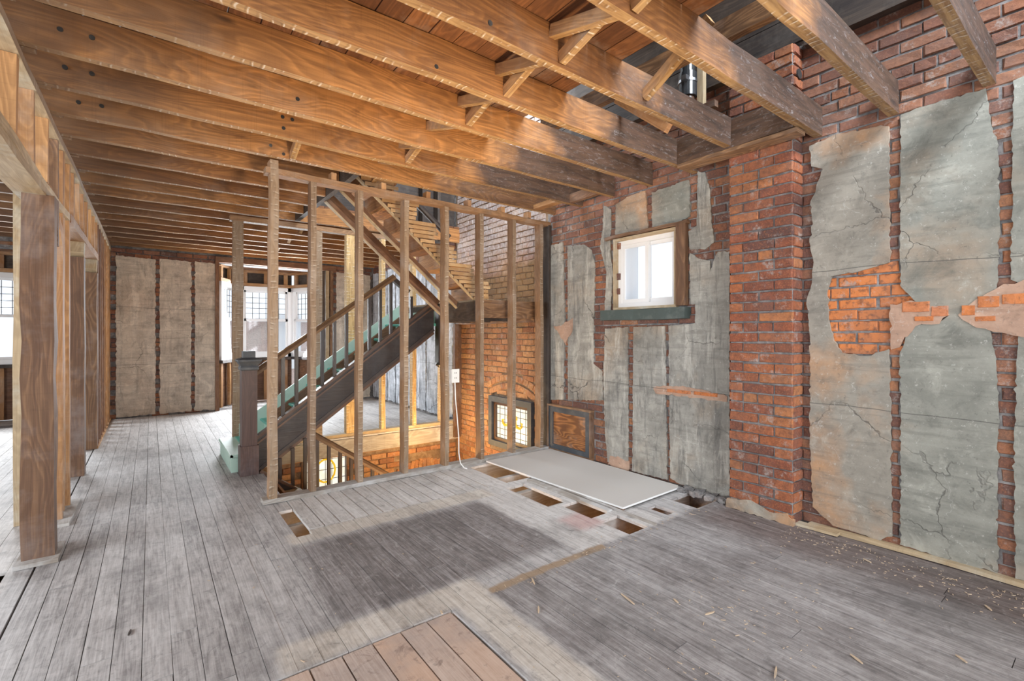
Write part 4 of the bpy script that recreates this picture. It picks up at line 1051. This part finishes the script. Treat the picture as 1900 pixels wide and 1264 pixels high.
ou = root('outlet', (2.43, 4.13, .93), 'white wall outlet screwed to a partition stud above its dangling cord', 'outlet')
m = MB().box(2.385, 2.455, 4.120, 4.150, .875, .99); m.build('box', M['plastic'], ou)
m = MB().box(2.378, 2.462, 4.110, 4.120, .865, 1.0); m.build('cover_plate', M['plastic'], ou)
m = MB()
for zz in (.905, .955):
    for xx in (2.408, 2.425): m.box(xx, xx + .005, 4.1085, 4.111, zz, zz + .014)
m.build('slot', M['slot'], ou)
cd = MB().tube([(2.42, 4.125, .87), (2.424, 4.12, .7), (2.44, 4.115, .52), (2.455, 4.11, .32), (2.45, 4.10, .16), (2.462, 4.09, .06), (2.49, 4.06, .012), (2.51, 4.04, .008)], .0055, 8).build('cord', M['plastic'])
tag(cd, 'thin white cord hanging from the outlet down to the floorboards', 'cord')

pp = root('drain_pipe', (3.27, 2.08, 3.13), 'black plastic drain pipe with a steel clamp above the ceiling opening', 'pipe')
MB().tube([(3.27, 2.08, 3.30), (3.27, 2.08, 4.9)], .055, 20).build('pipe_run', M['black_pipe'], pp)
MB().tube([(3.27, 2.08, 3.16), (3.27, 2.08, 3.34)], .066, 20).build('coupling', M['black_pipe'], pp)
m = MB().tube([(3.27, 2.08, 3.262), (3.27, 2.08, 3.282)], .071, 20); m.box(3.17, 3.21, 2.03, 2.07, 3.255, 3.29); m.build('clamp', M['steel'], pp)
MB().tube([(3.27, 2.08, 3.10), (3.27, 2.08, 3.165)], .050, 20).build('copper_stub', M['oak_edge'], pp)

# pale wood splinters scattered on the boards
SPL = [((1165, 1113), .11, 'longest pale splinter lying alone on the dark boards'), ((990, 1080), .07, 'pale splinter by the end of the old partition line'), ((1000, 1133), .06, 'pale splinter just right of the L shaped cream boards'),
       ((1318, 1140), .06, 'curled pale splinter right of the longest splinter'), ((1440, 1250), .08, 'forked pale splinter at the bottom edge of the photo'), ((1785, 1225), .05, 'whitish chip on the boards near the lower right corner'),
       ((1835, 1130), .05, 'thin pale splinter on the brown boards near the right wall'), ((1610, 1042), .05, 'small yellow splinter by the foot of the right wall'), ((820, 1218 - 80), .03, 'tiny chip on the cream boards'),
       ((242, 1175), .05, 'dark curved twig on the grey boards at left'), ((1590, 1225), .06, 'thin pale splinter near the bottom, right of centre'), ((1255, 1117), .04, 'small tan chip among debris on dark boards')]
for (px, L, lab) in SPL:
    x, y = onF(*px); th = R(-.9, .9) + .5; m = MB(); h_ = L / 2
    prof = [(-h_, -.002), (-h_ * .3, -.005), (h_ * .5, -.0035), (h_, .001), (h_ * .8, .003), (-h_ * .2, .004), (-h_ * .9, .002)]
    rot = [(x + a * math.cos(th) - b * math.sin(th), y + a * math.sin(th) + b * math.cos(th)) for a, b in prof]
    o = m.prism(rot, 'z', .0015, .0065).build('wood_splinter', M['charred'] if 'twig' in lab else M['splinter'])
    tag(o, lab, 'splinter', 'splinters on the floor')
# crumbs of plaster and chips
m = MB()
for k in range(520):
    q = R(0, 1)
    if q < .45: x, y = 3.60 - abs(random.gauss(0, .22)), R(.2, 1.45)
    elif q < .7: x, y = random.gauss(2.2, .4), random.gauss(1.15, .22)
    elif q < .85: x, y = R(1.4, 3.4), random.gauss(2.03, .03)
    else: x, y = R(0, 3.5), R(.4, 4)
    if any(h_[0] - .03 < x < h_[1] + .03 and h_[2] - .03 < y < h_[3] + .03 for h_ in HOLES) or x > 3.6: continue
    s_ = R(.0012, .0038); l = s_ * R(1, 3.5); th = R(0, 3.14)
    pr = [(-l, -s_ * .4), (l, -s_ * .3), (l * .7, s_ * .4), (-l * .8, s_ * .5)]
    m.prism([(x + a * math.cos(th) - b * math.sin(th), y + a * math.sin(th) + b * math.cos(th)) for a, b in pr], 'z', .001, .002 + s_ * .5)
o = m.build('floor_debris', M['splinter']); tag(o, 'tiny wood chips and crumbs scattered on the floorboards', 'debris'); o['kind'] = 'stuff'
MB().tube([(3.668, 1.458, 3.20), (3.668, 1.447, 3.20)], .036, 14).build('flue_hole', M['slot'], ch)
# rubble at the pier foot
m = MB()
for k in range(50):
    x, y = R(3.60, 3.72), R(1.98, 2.36); s_ = R(.012, .035)
    m.box(x - s_, x + s_, y - s_ * .8, y + s_ * .8, 0, s_ * 1.1, wob=s_ * .3)
o = m.build('rubble', M['mortar']); tag(o, 'grey mortar rubble heaped beside the chimney foot', 'rubble'); o['kind'] = 'stuff'

# ------------------------------------------------------------ upper storey seen through the opening, outer shell
us = root('wall_upper', (2, 3, 3), kind='structure')
MB().box(-3.9, XW + .3, -1.9, YF + .3, 5.3, 5.36).build('upper_ceiling', M['charred'], us)
beam('wall_plate', (XW - .03, -1.6, 3.42), (XW - .03, 1.42, 3.42), .09, .07, M['charred'], us)
beam('wall_plate', (XW - .03, 1.96, 3.42), (XW - .03, 4.2, 3.42), .09, .07, M['charred'], us)
for k in range(8): beam('charred_board', (XW - .012, -1.6, 3.56 + .205 * k), (XW - .012, 4.2, 3.56 + .205 * k), .02, .198, M['charred'], us, seg=.9)
for yy in (.3, .9, 1.5, 2.1, 2.7, 3.3): beam('upper_joist', (0, yy, 5.18), (XW, yy, 5.18), .05, .2, M['charred'], us)
beam('upper_beam', (2.95, .9, 3.30), (2.95, 3.4, 3.30), .06, .14, M['post'], us)
beam('upper_beam', (3.45, 1.95, 3.12), (3.45, 2.9, 3.12), .05, .05, M['post'], us)
beam('upper_stud', (2.95, 1.35, 3.3), (2.95, 1.35, 4.3), .05, .09, M['stud_orange'], us, up=(0, 1, 0))
beam('upper_stud', (3.60, 2.16, 2.9), (3.60, 2.16, 3.6), .05, .05, M['stud_pale'], us, up=(0, 1, 0))
MB().box(-3.9, 1.6, 4.1, 4.2, 2.98, 5.3).build('upper_partition', M['dim'], us)
MB().box(1.0, XW, 6.4, 6.5, 2.98, 5.3).build('upper_partition', M['charred'], us)
MB().box(.9, 1.0, 4.2, 6.5, 2.98, 5.3).build('upper_partition', M['charred'], us)
for x in (3.15, 3.4): beam('upper_stud', (x, 6.3, 2.3), (x, 6.3, 4.5), .05, .1, M['charred'], us, up=(0, 1, 0))
wk = root('wall_back', (0, -1.7, 0), kind='structure')
m = MB(); holes_slab(m, 'y', -1.9, -1.65, (-3.9, XW + .3), (-.3, 5.3), [(-.8, 3.7, .35, 2.6)]); m.build('wall_core', M['dim'], wk)
wo = root('wall_left_outer', (-4, 4, 0), kind='structure')
m = MB(); holes_slab(m, 'x', -4.1, -3.9, (-1.9, YF + .3), (-.3, 5.3), [(.8, 4.4, .6, 2.4)]); m.build('wall_core', M['dim'], wo)
# neighbouring house across the yard
nb_ = root('neighbour_house', (3, 17, -2), 'pale brick neighbouring house seen through the bay windows', 'house')
MB().box(-2, 7.5, 17, 18, -2, 1.75).build('facade', M['brick_out'], nb_)
MB().box(3.0, 4.0, 16.95, 17, .2, 2).box(.8, 1.6, 16.95, 17, .2, 2).build('window', M['white'], nb_)
MB().box(-2.2, 7.7, 16.7, 18.3, 1.75, 1.85).build('roof', M['white'], nb_)
MB().box(-20, 25, 10.9, 40, -2.1, -2).build('ground', M['ground'], None, 'structure')
